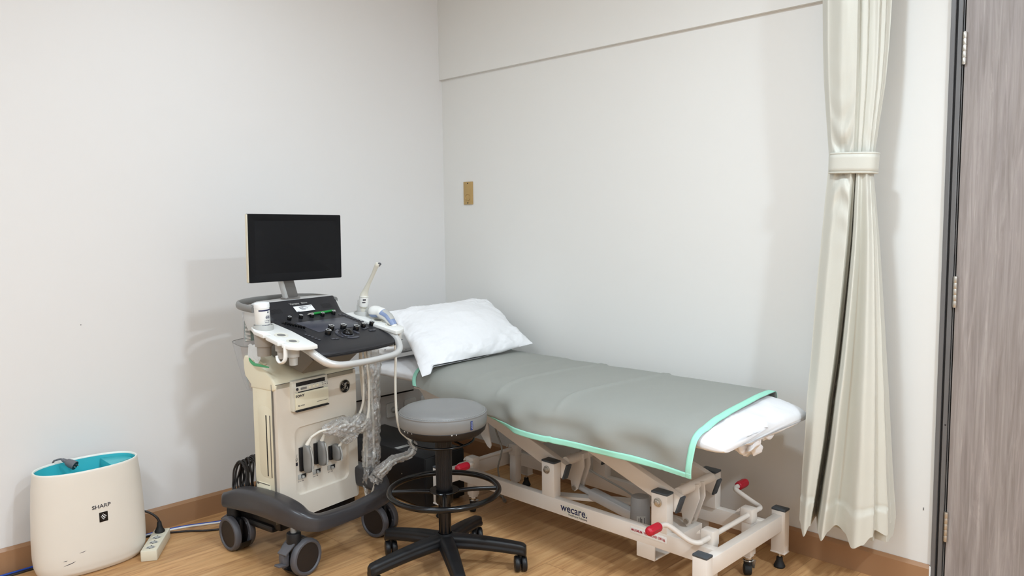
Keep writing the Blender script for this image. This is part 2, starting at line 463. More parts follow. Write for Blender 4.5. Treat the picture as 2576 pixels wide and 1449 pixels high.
dr = bpy.data.objects.new('door_1', None); COL.objects.link(dr); dr.location = (DX0, 0, 0); struct(dr)
b = MB()
def fr(x0, x1, y0, y1, mi=0, z1=DZ): b.box(((x0+x1)/2, (y0+y1)/2, z1/2), (x1-x0, y1-y0, z1), .0015, 1, mi=mi)
fr(2.644, 2.6585, -.012, .12); fr(2.6585, 2.665, -.004, .12, 1); fr(2.665, 2.6795, -.009, .12); fr(2.6795, 2.6825, 0, .12, 1); fr(2.6825, 2.6835, -.004, .12)
fr(3.58, 3.62, -.012, .12); b.box((3.13, .054, DZ-.02), (.95, .132, .04), .0015, 1)
b.build('door_frame', ['dframe', 'dark'], dr, off=(DX0, 0, 0))
b = MB(); b.box((2.70, .06, DZ/2-.02), (.034, .06, DZ-.04)); b.build('door_stop', 'dark', dr, off=(DX0, 0, 0))
b = MB(); b.box(((2.687+3.575)/2, .019, DZ/2-.018), (3.575-2.687, .04, DZ-.05), .001, 1); b.build('door_leaf', 'door', dr, off=(DX0, 0, 0))
def hinge_mesh(z0):
    b = MB(); x, y = 2.6875, -.0085; L = .105
    for k in range(5):
        b.cyl((x, y, z0+k*L/5+.0006), (x, y, z0+(k+1)*L/5-.0006), .0068, n=16, bev=.0008)
    b.cyl((x, y, z0-.001), (x, y, z0+L+.001), .0058, n=14)
    b.box((x-.010, -.0015, z0+L/2), (.016, .003, L))
    return b
for z in (1.849, 1.034, .205): hinge_mesh(z).build('hinge', 'nickel', dr, off=(DX0, 0, 0))
b = MB(); b.cyl((2.674, -.0095, .62), (2.674, -.0087, .62), .0028, n=12); b.build('screw_hole', 'dark', dr, off=(DX0, 0, 0))

# call plate on the back wall
w = empty('wall_plate', (.2165, -.004, 1.5015), 'small brass coloured plate with a round button screwed on the back wall', 'wall plate')
b = MB(); b.box((0, 0, 0), (.073, .008, .127), .002); b.build('plate', 'brass', w)
b = MB(); b.cyl((.0, -.004, -.025), (.0, -.0052, -.025), .0195, n=28, bev=.0006); b.lathe([(.0175, .0), (.0185, .0022), (.0195, 0)], 28, Matrix.Translation((0, -.005, -.025)) @ Matrix.Rotation(pi/2, 4, 'X')); b.build('button', 'brass', w)
for z in (.055, -.055):
    b = MB(); b.cyl((0, -.004, z), (0, -.0058, z), .0035, n=12); b.build('screw', 'dark', w)

# sockets and trunking on the left wall behind the machine
tk = empty('wall_trunking', (0, -.65, .48), 'white boxed trunking with a dark shade strip below on the left wall behind the machine', 'trunking')
b = MB(); b.box((.03, 0, 0), (.06, .74, .145), .004); b.build('cover', 'white', tk)
b = MB(); b.box((.02, 0, -.079), (.04, .73, .012)); b.build('gap_shade', 'dark', tk)  # dark strip stands in for the shade in the gap under the cover
def outlet(y, z, label, group=None):
    e = empty('wall_outlet', (0, y, z), label, 'wall outlet', 0, group)
    b = MB(); b.prism(rrect(-.042, .042, -.042, .042, .012), .011, face_M((0, 0, 0), (0, 1, 0), (0, 0, 1)), .004)
    b.build('face_plate', 'white', e)
    b = MB(); b.lathe([(0, .002), (.0185, .002), (.0195, .0118), (.0215, .0122), (.0215, .008)], 28, face_M((0, 0, 0), (0, 1, 0), (0, 0, 1)), mis=[1, 1, 0, 0])
    b.build('socket', ['white', 'taupe'], e)
    return e
outlet(-.408, .302, 'white wall outlet with a grey plug in it, behind the stool seat')
outlet(-.285, .302, 'first empty white wall outlet right of the plugged one, above the stool')
outlet(-.165, .302, 'second empty white wall outlet from the plugged one, nearest the room corner')
pg = empty('outlet_plug', (.004, -.408, .302), 'light grey plug with a short cord in the wall outlet behind the stool', 'plug')
b = MB(); b.lathe([(0, 0), (.0165, 0), (.0165, .012), (.012, .02), (.010, .034), (.007, .044), (0, .044)], 20, frame_to((1, .2, .1))); b.build('plug_body', 'lgrey', pg)
b = MB(); b.tube([(.04, .008, .004), (.07, .02, -.005), (.08, .03, -.06), (.05, .03, -.16), (.03, .02, -.25)], .0035, smooth=6); b.build('cord', 'gcable', pg)
# ------------------------------------------------------------------ examination couch
CO = V((1.484, -.455, 0))
couch = empty('examination_couch', CO, 'white steel examination couch with scissor lift frame and red pedals along the back wall', 'couch')
def cb(b, name, mats, parent=None, angle=38): return b.build(name, mats, parent or couch, angle, off=CO)
def bx(b, x0, x1, y0, y1, z0, z1, bev=.003, mi=0): return b.box(((x0+x1)/2, (y0+y1)/2, (z0+z1)/2), (x1-x0, y1-y0, z1-z0), bev, 2, mi=mi)
b = MB()
bx(b, .815, 2.145, -.645, -.613, .151, .214); bx(b, .815, 2.145, -.297, -.265, .151, .214)
bx(b, 2.141, 2.175, -.728, -.190, .150, .2135); bx(b, .793, .827, -.728, -.190, .150, .2135)
base = cb(b, 'base_frame', 'couch')
b = MB(); bx(b, 1.825, 1.905, -.6455, -.640, .098, .153, .001); bx(b, 1.825, 1.905, -.64, -.27, .098, .104, .001); bx(b, 1.825, 1.905, -.27, -.2645, .098, .153, .001)
bx(b, 1.825, 1.955, -.53, -.40, .104, .185, .002)
cb(b, 'cross_bracket', 'couch')
b = MB(); b.beam((1.16, -.613, .17), (1.72, -.297, .17), .05, .012); cb(b, 'diagonal_strap', 'couch')
def leg(x, y):
    b = MB(); bx(b, x-.0275, x+.0275, y-.019, y+.019, .062, .228, .002); bx(b, x-.029, x+.029, y-.0205, y+.0205, .060, .066, .001)
    l = cb(b, 'leg', 'couch')
    b = MB(); bx(b, x-.0285, x+.0285, y-.020, y+.020, .2275, .2365, .003); cb(b, 'end_cap', 'cap', l)
    b = MB(); b.cyl((x, y, .03), (x, y, .062), .0055, n=12); b.lathe([(0, 0), (.020, 0), (.022, .006), (.018, .014), (.0125, .026), (.0115, .040), (0, .040)], 20, Matrix.Translation((x, y, 0)), 1)
    cb(b, 'levelling_foot', ['chrome', 'rubber'], l)
for x in (2.1595, .8085):
    for y in (-.743, -.174): leg(x, y)
def upright(x, yf, front):
    y0, y1 = (yf, yf+.042) if front else (yf-.042, yf)
    b = MB(); bx(b, x-.034, x+.034, y0, y1, .213, .355, .003); u = cb(b, 'upright_post', 'couch')
    b = MB(); bx(b, x-.035, x+.035, y0-.001, y1+.001, .354, .363, .003); cb(b, 'end_cap', 'cap', u)
    b = MB(); yy = y0 if front else y1; sg = -1 if front else 1; p = V((x-.004, yy, .325))
    b.cyl(p, p+V((0, sg*.0035, 0)), .0165, n=28, bev=.001); b.cyl(p+V((0, sg*.0035, 0)), p+V((0, sg*.012, 0)), .0125, n=6, bev=.0015); b.cyl(p+V((0, sg*.012, 0)), p+V((0, sg*.016, 0)), .0075, n=16, bev=.001)
    cb(b, 'pivot_bolt', 'nickel', u)
for x in (1.922, 1.381):
    upright(x, -.645, True); upright(x, -.265, False)
# scissor arms, their end caps and cross tubes
AD = V((-cos(radians(19.5)), 0, sin(radians(19.5)))); AN = V((AD.z, 0, -AD.x))
def arm(x, y):
    p = V((x, y, .331)); q0 = p-AD*.052; q1 = p+AD*.60
    b = MB(); b.beam(q0, q1, .066, .030, .003, up=(0, 1, 0)); a = cb(b, 'lift_arm', 'couch')
    b = MB(); b.beam(q0-AD*.006, q0+AD*.002, .067, .031, .002, up=(0, 1, 0)); cb(b, 'end_cap', 'cap', a)
    b = MB(); sg = -1 if y < -.455 else 1; b.cyl(p, p+V((0, sg*.034, 0)), .026, n=28); cb(b, 'pivot_boss', 'couch', a)
for x in (1.922, 1.381):
    for y in (-.584, -.326): arm(x, y)
for x in (1.955, 1.414):
    b = MB(); b.cyl((x, -.57, .350), (x, -.34, .350), .0185, n=24); cb(b, 'cross_tube', 'couch')
    p = V((x, 0, .331))+AD*.55; b = MB(); b.cyl((p.x, -.57, p.z), (p.x, -.34, p.z), .0185, n=24); cb(b, 'cross_tube', 'couch')
def crank(x, y, w=.008):
    pl = [(x-.045, .35), (x+.03, .365), (x+.034, .31), (x-.002, .205), (x-.018, .192), (x-.034, .205), (x-.05, .30)]
    b = MB(); b.prism([(px, pz) for px, pz in pl], w, face_M((0, y, 0), (1, 0, 0), (0, 0, 1)), .001); cb(b, 'crank_plate', 'couch')
for x in (1.955, 1.405):
    for y in (-.475, -.435): crank(x, y)
for x, z in ((1.937, .212), (1.387, .208)):
    b = MB(); b.cyl((x, -.49, z), (x, -.42, z), .010, n=16); cb(b, 'crank_pin', 'nickel')
# electric actuator
b = MB(); b.cyl((1.385, -.455, .208), (1.47, -.455, .192), .0125, n=18); ac = cb(b, 'actuator_rod', 'alu')
b = MB(); b.beam((1.455, -.455, .196), (1.72, -.455, .150), .042, .044, .008, up=(0, 1, 0)); cb(b, 'actuator_housing', 'alu')
b = MB(); b.lathe([(0, .10), (.041, .10), (.0405, .16), (.037, .25), (.034, .257), (0, .2575)], 32, Matrix.Translation((1.728, -.485, 0)))
mo = cb(b, 'motor', 'motor')
b = MB(); b.lathe([(.0408, .135), (.0398, .19)], 12, Matrix.Translation((1.728, -.485, 0)), a0=radians(-75), a1=radians(-25)); cb(b, 'rating_label', 'lgrey', mo)
b = MB()
for k, (a, z0, z1) in enumerate(((-70, .14, .165), (-64, .142, .182), (-55, .14, .186), (-48, .15, .18), (-40, .138, .16), (-34, .14, .184))):
    b.lathe([(.0411, z0), (.0404, z1)], 3, Matrix.Translation((1.728, -.485, 0)), a0=radians(a), a1=radians(a+3.5))
cb(b, 'label_print', 'ink', mo)
b = MB(); b.tube([(1.40, -.44, .44), (1.395, -.45, .33), (1.41, -.40, .27), (1.47, -.37, .235), (1.58, -.38, .215), (1.67, -.42, .205), (1.70, -.45, .175), (1.70, -.46, .13)], .0042, smooth=8); cb(b, 'actuator_cable', 'lgrey')
b = MB(); b.tube([(.905, -.50, .50), (.915, -.50, .42), (.93, -.50, .37), (.964, -.50, .303), (.955, -.50, .253), (.938, -.50, .193), (.946, -.49, .12), (.93, -.46, .03), (.88, -.40, .005), (.70, -.33, .004)], .004, smooth=8); cb(b, 'power_cable', 'gcable')
# wheel pedals: post with cover, caster, rod with red grips at both sides
def caster(x, y):
    b = MB(); bx(b, x-.020, x+.020, y-.020, y+.020, .080, .235, .002); bx(b, x-.015, x+.015, y-.017, y+.017, .070, .09, .002)
    p = cb(b, 'caster_post', 'couch')
    b = MB(); bx(b, x-.027, x+.024, y-.0225, y+.0225, .205, .262, .006); b.prism([(x-.027, .258), (x-.04, .245), (x-.042, .238), (x-.027, .245)], .045, face_M((0, y+.0225, 0), (1, 0, 0), (0, 0, 1))); cb(b, 'post_cover', 'couch', p)
    b = MB(); b.cyl((x, y, .052), (x, y, .072), .017, .0155, n=24, bev=.002); b.lathe([(.017, .054), (.0195, .056), (.017, .059)], 24, Matrix.Translation((x, y, 0))); cb(b, 'swivel', 'chrome', p)
    b = MB(); b.cyl((x-.011, y-.014, .022), (x+.011, y+.004, .022), .022, n=28, bev=.006); bx(b, x-.014, x+.014, y-.014, y+.014, .03, .056, .005); cb(b, 'caster_wheel', 'rubber', p)
    b = MB(); b.prism([(x+.010, .060), (x+.03, .064), (x+.024, .03), (x+.016, .028)], .003, face_M((0, y+.006, 0), (1, 0, 0), (0, 0, 1))); cb(b, 'brake_tab', 'nickel', p)
for x in (2.102, .870):
    for y in (-.595, -.315): caster(x, y)
def pedal(x, sg):
    ys = lambda d: -.455+d
    for s in (-1, 1):
        P = [(x, -.455, .238), (x, ys(s*.19), .238), (x, ys(s*.215), .238), (x-sg*.012, ys(s*.232), .239), (x-sg*.04, ys(s*.238), .246), (x-sg*.105, ys(s*.24), .272), (x-sg*.122, ys(s*.25), .277), (x-sg*.126, ys(s*.27), .278), (x-sg*.126, ys(s*.30), .278)]
        b = MB(); b.tube(P, .0095, n=14, smooth=5); pd = cb(b, 'pedal_rod', 'couch')
        b = MB(); c = V((x-sg*.126, ys(s*.277), .278)); e = V((x-sg*.126, ys(s*.347), .278)); pr = [(0, 0), (.0135, .0), (.0155, .003), (.0165, .012), (.0165, .055), (.0150, .064), (.010, .070), (0, .072)]
        n = 24; L = (e-c).length
        Mx = Matrix.Translation(c) @ frame_to(e-c)
        def gf(u, v, Mx=Mx):
            k = v*(len(pr)-1); i = min(int(k), len(pr)-2); f = k-i
            r = pr[i][0]*(1-f)+pr[i+1][0]*f; z = pr[i][1]*(1-f)+pr[i+1][1]*f
            if .004 < z < .06: r *= 1+.055*sin(u*2*pi*8)
            return Mx @ V((r*cos(u*2*pi), r*sin(u*2*pi), z))
        b.grid(gf, 64, 29, cu=True); cb(b, 'red_grip', 'red', pd)
pedal(2.108, 1); pedal(.864, -1)
# top frame under the mattress
b = MB()
bx(b, .76, 1.97, -.725, -.695, .535, .568); bx(b, .76, 1.97, -.215, -.185, .535, .568)
for x in (.80, 1.2, 1.6, 1.93): bx(b, x-.02, x+.02, -.70, -.21, .538, .566)
bx(b, .62, 2.0, -.735, -.165, .567, .575, .002)
cb(b, 'top_frame', 'couch')
for y in (-.64, -.27): b = MB(); b.prism([(.50, .566), (.66, .566), (.70, .50), (.665, .425), (.645, .42), (.63, .45), (.57, .52)], .006, face_M((0, y, 0), (1, 0, 0), (0, 0, 1)), .001); cb(b, 'backrest_bracket', 'couch')
b = MB()
b.prism([(.78, .545), (.86, .545), (.885, .36), (.90, .30), (.892, .283), (.875, .29), (.83, .34), (.80, .42)], .006, face_M((0, -.50, 0), (1, 0, 0), (0, 0, 1)), .001)
cb(b, 'backrest_bracket', 'couch')
# lettering on the rail
b = MB(); b.lathe([(0, 0), (.5, 0), (.5, 1), (0, 1)], 40, face_M((1.523, -.6449, .1825), (1, 0, 0), (0, 0, 1)) @ Matrix.Diagonal((.134, .052, .0009, 1))); ol = cb(b, 'oval_sticker', 'bone')
txt('wecare.', .044, face_M(V((1.521, -.6461, .1875))-CO, (1, 0, 0), (0, 0, 1)), couch, 'navy', ext=.0002, bold=.0006)
txt('Healthcare Solutions', .0115, face_M(V((1.541, -.6461, .1655))-CO, (1, 0, 0), (0, 0, 1)), couch, 'ink', ext=.0002)
b = MB(); bx(b, 1.797, 1.955, -.6462, -.6445, .1795, .2035, .0003); cb(b, 'load_sticker', 'paper')
txt('MAXIMUM / PEAK LOAD: 200 kg.', .0128, face_M(V((1.876, -.6466, .1915))-CO, (1, 0, 0), (0, 0, 1)), couch, 'redink', ext=.0002, sx=.82, bold=.0003)

# mattress (under the sheets)
MX0, MX1, MY0, MY1, MZ0, MZ1 = .37, 2.10, -.730, -.16, .604, .647
b = MB(); b.box(((MX0+MX1)/2, (MY0+MY1)/2, (MZ0+MZ1)/2), (MX1-MX0, MY1-MY0, MZ1-MZ0), .02, 4); cb(b, 'mattress', 'mgrey')

# white fitted sheet pulled round the mattress
def wsheet(u, v):
    # u around the section (0 under, near side, top, far side, under), v along x
    ex = .30+v*(2.245-.30)
    foot = max(0, min(1, (ex-2.08)/.165)); head = max(0, min(1, (.40-ex)/.10))
    f = sqrt(max(0, 1-foot**2.3)); h = sqrt(max(0, 1-head**2.5))
    a = -pi*.5-2*pi*u
    ca, sa = cos(a), sin(a); n = 3.1 if ca < 0 else 5.2
    k = (abs(ca)**n+abs(sa)**n)**(-1/n)
    hw = .322-.006*foot; hh = .0405*(.30+.70*f)*(.35+.65*h)
    zc = .6285-.022*foot-.008*head
    y = -.455+hw*k*ca*(1-.03*foot**3); z = zc+hh*k*sa
    if sa > 0: z += .006*(1-ca*ca)
    w = max(0, (ex-1.95)/.3)
    y += .004*fbm((ex*9, y*7, z*20))*(1 if abs(ca) > .8 else .2); 
    z += (.0016+.005*w)*fbm((ex*14, y*10, z*9+3))
    # gathers that run to the knot at the foot end
    q = exp(-((y+.53)/.15)**2)*max(0, min(1, (ex-2.12)/.09))*(1 if sa < .85 else .5)
    th = atan2(z-.60, y+.53+.0001); z += q*.008*sin(th*12+ex*20); ex += q*.013*sin(th*14+1)
    return (ex, y, z)
b = MB(); P = b.grid(wsheet, 150, 170, cu=True)
for j in (0, 169): b.bm.faces.new([P[i][j] for i in range(150)])
ws = b.build('white_bed_sheet', 'wsheet', None, 60, off=(1.27, -.455, .63)); ws.location = (1.27, -.455, .63)
tag(ws, 'white cotton sheet wrapped round the mattress and knotted at its foot end', 'bed sheet')
def knot(u, v):
    # crumpled hanging tail of the knot under the foot end
    a = 2*pi*u; r = lerp_keys([(0, .012), (.15, .020), (.35, .034), (.6, .040), (.85, .030), (1, .012)], v)
    r *= 1+.30*sin(a*3+v*5)+.16*sin(a*7+1)
    r *= 1.25; c = V((2.212-.012*v, -.535+.03*v, .605-.072*v))
    return c+V((r*.65*cos(a), r*1.25*sin(a), .012*sin(a*2+v*3)))
b = MB(); P = b.grid(knot, 48, 22, cu=True); b.bm.faces.new([P[i][0] for i in range(48)]); b.bm.faces.new([P[i][21] for i in range(48)])
def knot2(u, v):
    a = 2*pi*u; r = lerp_keys([(0, .006), (.4, .019), (.8, .017), (1, .006)], v)*(1+.25*sin(a*3+v*6))
    return V((2.222-.01*v, -.48+.13*v, .602-.02*sin(v*pi)))+V((r*.7*cos(a), .004*sin(5*a), r*sin(a)))
P = b.grid(knot2, 28, 20, cu=True); b.bm.faces.new([P[i][0] for i in range(28)]); b.bm.faces.new([P[i][19] for i in range(28)])
k = b.build('knotted_corner', 'wsheet', ws, 60, off=(1.27, -.455, .63))

# grey sheet with mint binding over it
GX0, GX1 = .662, 2.165
SECT = [(-.120, .570), (-.119, .60), (-.1195, .632), (-.126, .662), (-.145, .679), (-.19, .686), (-.30, .6885), (-.455, .690), (-.60, .6885), (-.68, .683), (-.735, .670), (-.772, .648), (-.795, .616), (-.805, .578), (-.809, .545), (-.811, .512)]
acc = [0]
for p, q in zip(SECT, SECT[1:]): acc.append(acc[-1]+sqrt((p[0]-q[0])**2+(p[1]-q[1])**2))
SL = acc[-1]
def sect(s):
    s = max(0, min(SL, s))
    for i in range(len(acc)-1):
        if s <= acc[i+1]:
            t = (s-acc[i])/(acc[i+1]-acc[i])
            p0, p1, p2, p3 = SECT[max(i-1, 0)], SECT[i], SECT[i+1], SECT[min(i+2, len(SECT)-1)]
            r = []
            for k in (0, 1):
                r.append(.5*(2*p1[k]+(p2[k]-p0[k])*t+(2*p0[k]-5*p1[k]+4*p2[k]-p3[k])*t*t+(3*p1[k]-p0[k]-3*p2[k]+p3[k])*t**3))
            return r
    return SECT[-1]
def sheet_pt(xx, s, lift=0):
    """xx: 0..1 head to foot; s: length round the section from the far hem"""
    side = max(0, min(1, (s-(SL-.20))/.20))
    x = GX0+.058*side*side+(GX1-.045*max(0, (.68-s)/.68)*1.35-.004*side*side-(GX0+.058*side*side))*xx
    # the hem rises towards the head
    rise = lerp_keys([(.68, .070), (.95, .030), (1.25, .0), (1.9, .0), (2.16, -.006)], x)
    s2 = s if s < SL-.22 else SL-.22+(s-(SL-.22))*(1-rise/.22)
    y, z = sect(s2)
    drop = max(0, min(1, (s2-(SL-.15))/.12))
    y += drop*(.010*sin(x*7.3+.4)+.007*sin(x*15+2)+.010*fbm((x*4, 3.1, z*5)))
    dim = lambda cx, cz, rx, rz, d: d*exp(-((x-cx)/rx)**2-((z-cz)/rz)**2)
    if s2 > SL-.25:
        y += dim(1.27, .585, .05, .035, .008)-dim(1.36, .585, .05, .04, .016)+dim(1.62, .575, .10, .03, .008)-dim(1.78, .58, .07, .05, .016)+dim(1.95, .57, .09, .03, .008)-dim(1.12, .60, .06, .04, .014)-dim(2.06, .60, .05, .04, .012)-dim(1.5, .61, .07, .03, .010)
    top = max(0, min(1, (.70-abs(s-.40)*1.6)/.3))
    for cx, sk in ((1.262, .10), (1.60, .12), (1.05, .05)):
        dx = x-cx-sk*(y+.45); z += (.0065 if sk != .05 else .003)*exp(-(dx/.009)**2)*(1 if s2 < SL-.12 else .4)
        z -= .0030*exp(-((dx-.05)/.05)**2)*top
    z += .0035*fbm((x*3.2, y*3.5, .5))*top
    # foot edge follows the roll of the mattress end
    z -= .021*max(0, (x-2.07)/.09)**1.6*min(1, max(0, (s2-.10)/.05))*min(1, max(0, (SL-.12-s2)/.08))
    curl = max(0, min(1, (1.36-x)/.22)); dd = s-(SL-.034)
    if dd > 0 and curl > 0:
        y += curl*dd*.95; z += curl*dd*.85
    if lift:
        e = .004; y1, z1 = sect(s2-e); y2, z2 = sect(s2+e); ty, tz = y2-y1, z2-z1; L = sqrt(ty*ty+tz*tz) or 1
        y += lift*(tz/L if True else 0)*1.0; z += lift*(-ty/L)
    return V((x, y, z))
GO = (1.43, -.455, .66)
b = MB(); b.grid(lambda u, v: sheet_pt(u, v*SL), 150, 130)
gs = b.build('grey_cover_sheet', 'sheet', None, 60, off=GO); gs.location = GO
tag(gs, 'grey vinyl sheet with a mint green border spread over the white bed', 'cover sheet')
md = gs.modifiers.new('thickness', 'SOLIDIFY'); md.thickness = .0014; md.offset = 0
def hem(fn, nu, nv):
    b = MB(); b.grid(fn, nu, nv); h = b.build('green_border', 'mint', gs, 60, off=GO)
    h['label'] = 'mint green border'
    md = h.modifiers.new('thickness', 'SOLIDIFY'); md.thickness = .0016; md.offset = 0
BW = .024; LF = .0022
hem(lambda u, v: sheet_pt(u, SL-BW*(1-v)+.0006, LF), 150, 5)
hem(lambda u, v: sheet_pt(u, BW*v-.0006, LF), 150, 5)
hem(lambda u, v: sheet_pt(v*BW/(GX1-GX0), u*SL, LF), 130, 5)
hem(lambda u, v: sheet_pt(1-v*BW/(GX1-GX0)+.0004, u*SL, LF), 130, 5)

# pillow propped on the head end
def cloth_pad(c00, c10, c11, c01, puff, seed, n=70, wr=.010, pinch=.55):
    c00, c10, c11, c01 = map(V, (c00, c10, c11, c01))
    nrm = ((c10-c00).cross(c01-c00)).normalized()
    def f(u, v, sg):
        # pull the edges in between corners
        uu = u+.030*sin(2*pi*u)*0; e = (sin(pi*u)*sin(pi*v))
        p = c00*(1-u)*(1-v)+c10*u*(1-v)+c11*u*v+c01*(1-u)*v
        cen = (c00+c10+c11+c01)/4
        inn = .055*(max(0, sin(pi*u))*(abs(2*v-1)**6)+max(0, sin(pi*v))*(abs(2*u-1)**6))
        p = p.lerp(cen, inn)
        h = puff*max(0, e)**pinch*(1 if sg > 0 else .45)
        h *= 1+.10*fbm((u*2.1+seed, v*2.1, sg*2))
        edge = 1-min(1, e*1.7)
        h2 = wr*fbm((u*7+seed*3, v*7, sg*3.3), 4)*(.25+.9*edge)*min(1, e*14)
        return p+nrm*(sg*(h+h2))
    return f, nrm
def make_pad(name, m, f, loc, label, cat, n=80):
    b = MB()
    b.grid(lambda u, v: f(u, v, 1), n, n); b.grid(lambda u, v: f(u, v, -1), n, n)
    bmesh.ops.remove_doubles(b.bm, verts=b.bm.verts[:], dist=.0004)
    o = b.build(name, m, None, 70, off=loc); o.location = loc
    return tag(o, label, cat)
f, nrm = cloth_pad((.812, -.836, .664), (.800, -.105, .722), (.425, -.07, .922), (.395, -.70, .912), .088, 3.1, wr=.015)
f0_ = f
def f(u, v, sg):
    q = f0_(u, v, sg)
    if q.x > .60: q.z = max(q.z, .6975+.004*(1+sg)-2.2*max(0, -(q.y+.770)))
    return q
pl = make_pad('pillow', 'pillow', f, (.6, -.44, .78), 'white pillow propped up at the head end of the couch', 'pillow', 110)
# printed bedding rolled under the pillow
def roll(u, v):
    a = 2*pi*u; r = .056*(1+.10*sin(a*2+v*4)+.07*sin(a*5+v*9)+.04*sin(a*9+v*17))*lerp_keys([(0, .55), (.06, .95), (.15, 1), (.9, 1), (1, .7)], v)
    c = V((.335+.01*sin(v*7), -.785+.60*v, .735+.004*sin(v*5)))
    return c+V((r*2.1*cos(a), .012*sin(a*3), r*.92*sin(a)))
b = MB(); P = b.grid(roll, 48, 60, cu=True); b.bm.faces.new([P[i][0] for i in range(48)]); b.bm.faces.new([P[i][59] for i in range(48)])
ro = b.build('rolled_bedding', 'print', None, 60, off=(.4, -.46, .74)); ro.location = (.4, -.46, .74)
tag(ro, 'rolled white bedding with a small grey print under the white pillow', 'bedding')
# ------------------------------------------------------------------ stool
SX, SY = 1.215, -1.060
stool = empty('swivel_stool', (SX, SY, 0), 'round grey leatherette stool with a black foot ring and five wheeled legs', 'stool')
b = MB()
b.lathe([(0, .645), (.085, .6445), (.128, .6415), (.149, .636), (.1605, .6285), (.1648, .6215), (.1667, .620), (.1685, .617), (.170, .603), (.1695, .586), (.166, .572), (.160, .565), (0, .563)], 80)
seat = b.build('seat_cushion', 'stool', stool, 60)
b = MB(); b.lathe([(.1642, .622), (.1662, .6236), (.1690, .622), (.1690, .619), (.166, .618)], 80); b.build('seam_piping', 'stool', seat)
b = MB()
for k in range(110):
    a = 2*pi*k/110
    p = V((.1628*cos(a), .1628*sin(a), .6262)); t = V((-sin(a), cos(a), 0))
    b.tube([p-t*.0026, p+t*.0026+V((0, 0, .0003))], .0007, n=5)
b.build('stitching', 'lgrey', seat)
a = radians(-2); b = MB(); b.lathe([(.1706, .578), (.1725, .594), (.1712, .612)], 4, a0=a-.030, a1=a+.030); tg = b.build('woven_tag', 'tag', seat)
ta = V((.1730*cos(a), .1730*sin(a), .595))
b = MB(); Mt_ = face_M(ta, (-sin(a), cos(a), 0), (0, 0, 1))
for k in range(9): b.beam(Mt_ @ V((-.0022+.0012*(k % 3), .012-.0029*k, 0)), Mt_ @ V((.0020-.0009*(k % 2), .0135-.0029*k, 0)), .0009, .0004)
b.build('tag_mark', 'paper', tg)
b = MB(); b.lathe([(0, .5625), (.157, .5625), (.1655, .572), (.167, .570), (.163, .553), (.150, .540), (.132, .537), (0, .537)], 72); b.build('seat_board', 'brownb', stool)
b = MB()
for k, (a, w) in enumerate(((-100, .05), (-92, .03), (-84, .02), (-30, .03), (-24, .02))): b.lathe([(.1672, .5665), (.1676, .569), (.1672, .5712)], 4, a0=radians(a), a1=radians(a)+w)
b.build('board_chips', 'lgrey', stool)
b = MB(); R0 = .118
b.tube([(R0*cos(2*pi*k/44), R0*sin(2*pi*k/44), .508+.004*sin(2*pi*k/44)) for k in range(44)], .0045, n=10, closed=True)
b.tube([(-R0, 0, .508), (-.05, 0, .516), (-.03, 0, .532)], .004, n=8); b.tube([(R0, 0, .508), (.05, 0, .516), (.03, 0, .532)], .004, n=8)
b.build('height_ring', 'glossb', stool)
b = MB(); b.box((0, 0, .530), (.15, .11, .016), .004); b.build('mounting_plate', 'black', stool)
b = MB()
def rib(u, v):
    a = 2*pi*u; r = .0325*(1+.02*(1 if sin(a*30) > 0 else -1)); r = r*(1-.06*v)
    return (r*cos(a), r*sin(a), .525-v*(.525-.322))
b.grid(rib, 240, 3, cu=True); b.lathe([(.0325, .325), (.0325, .318), (.030, .312), (.024, .312)], 48); b.build('column_sleeve', 'black', stool)
b = MB(); b.cyl((0, 0, .12), (0, 0, .33), .0242, n=40); b.build('gas_column', 'glossb', stool)
b = MB(); b.lathe([(.026, .312), (.056, .312), (.058, .309), (.056, .306), (.026, .301)], 48); b.lathe([(.034, .303), (.034, .266), (.031, .259), (.0246, .259)], 40); b.build('ring_collar', 'glossb', stool)
RR = .211; RZ = .308
b = MB(); b.tube([(RR*cos(2*pi*k/72), RR*sin(2*pi*k/72), RZ) for k in range(72)], .0112, n=16, closed=True); ring = b.build('foot_ring', 'glossb', stool)
for a in (2, 92, 182, 272):
    a = radians(a+48)
    b = MB(); b.tube([(.05*cos(a), .05*sin(a), .304), (.11*cos(a), .11*sin(a), .308), ((RR-.01)*cos(a), (RR-.01)*sin(a), RZ)], .0085, n=12, smooth=4); b.build('ring_spoke', 'glossb', ring)
b = MB(); b.lathe([(0, .085), (.046, .085), (.054, .094), (.054, .116), (.048, .128), (.033, .135), (.027, .139), (.0255, .134)], 48); b.build('base_hub', 'black', stool)
LA = [(36, .318), (109, .278), (199, .278), (265, .338), (329, .33)]
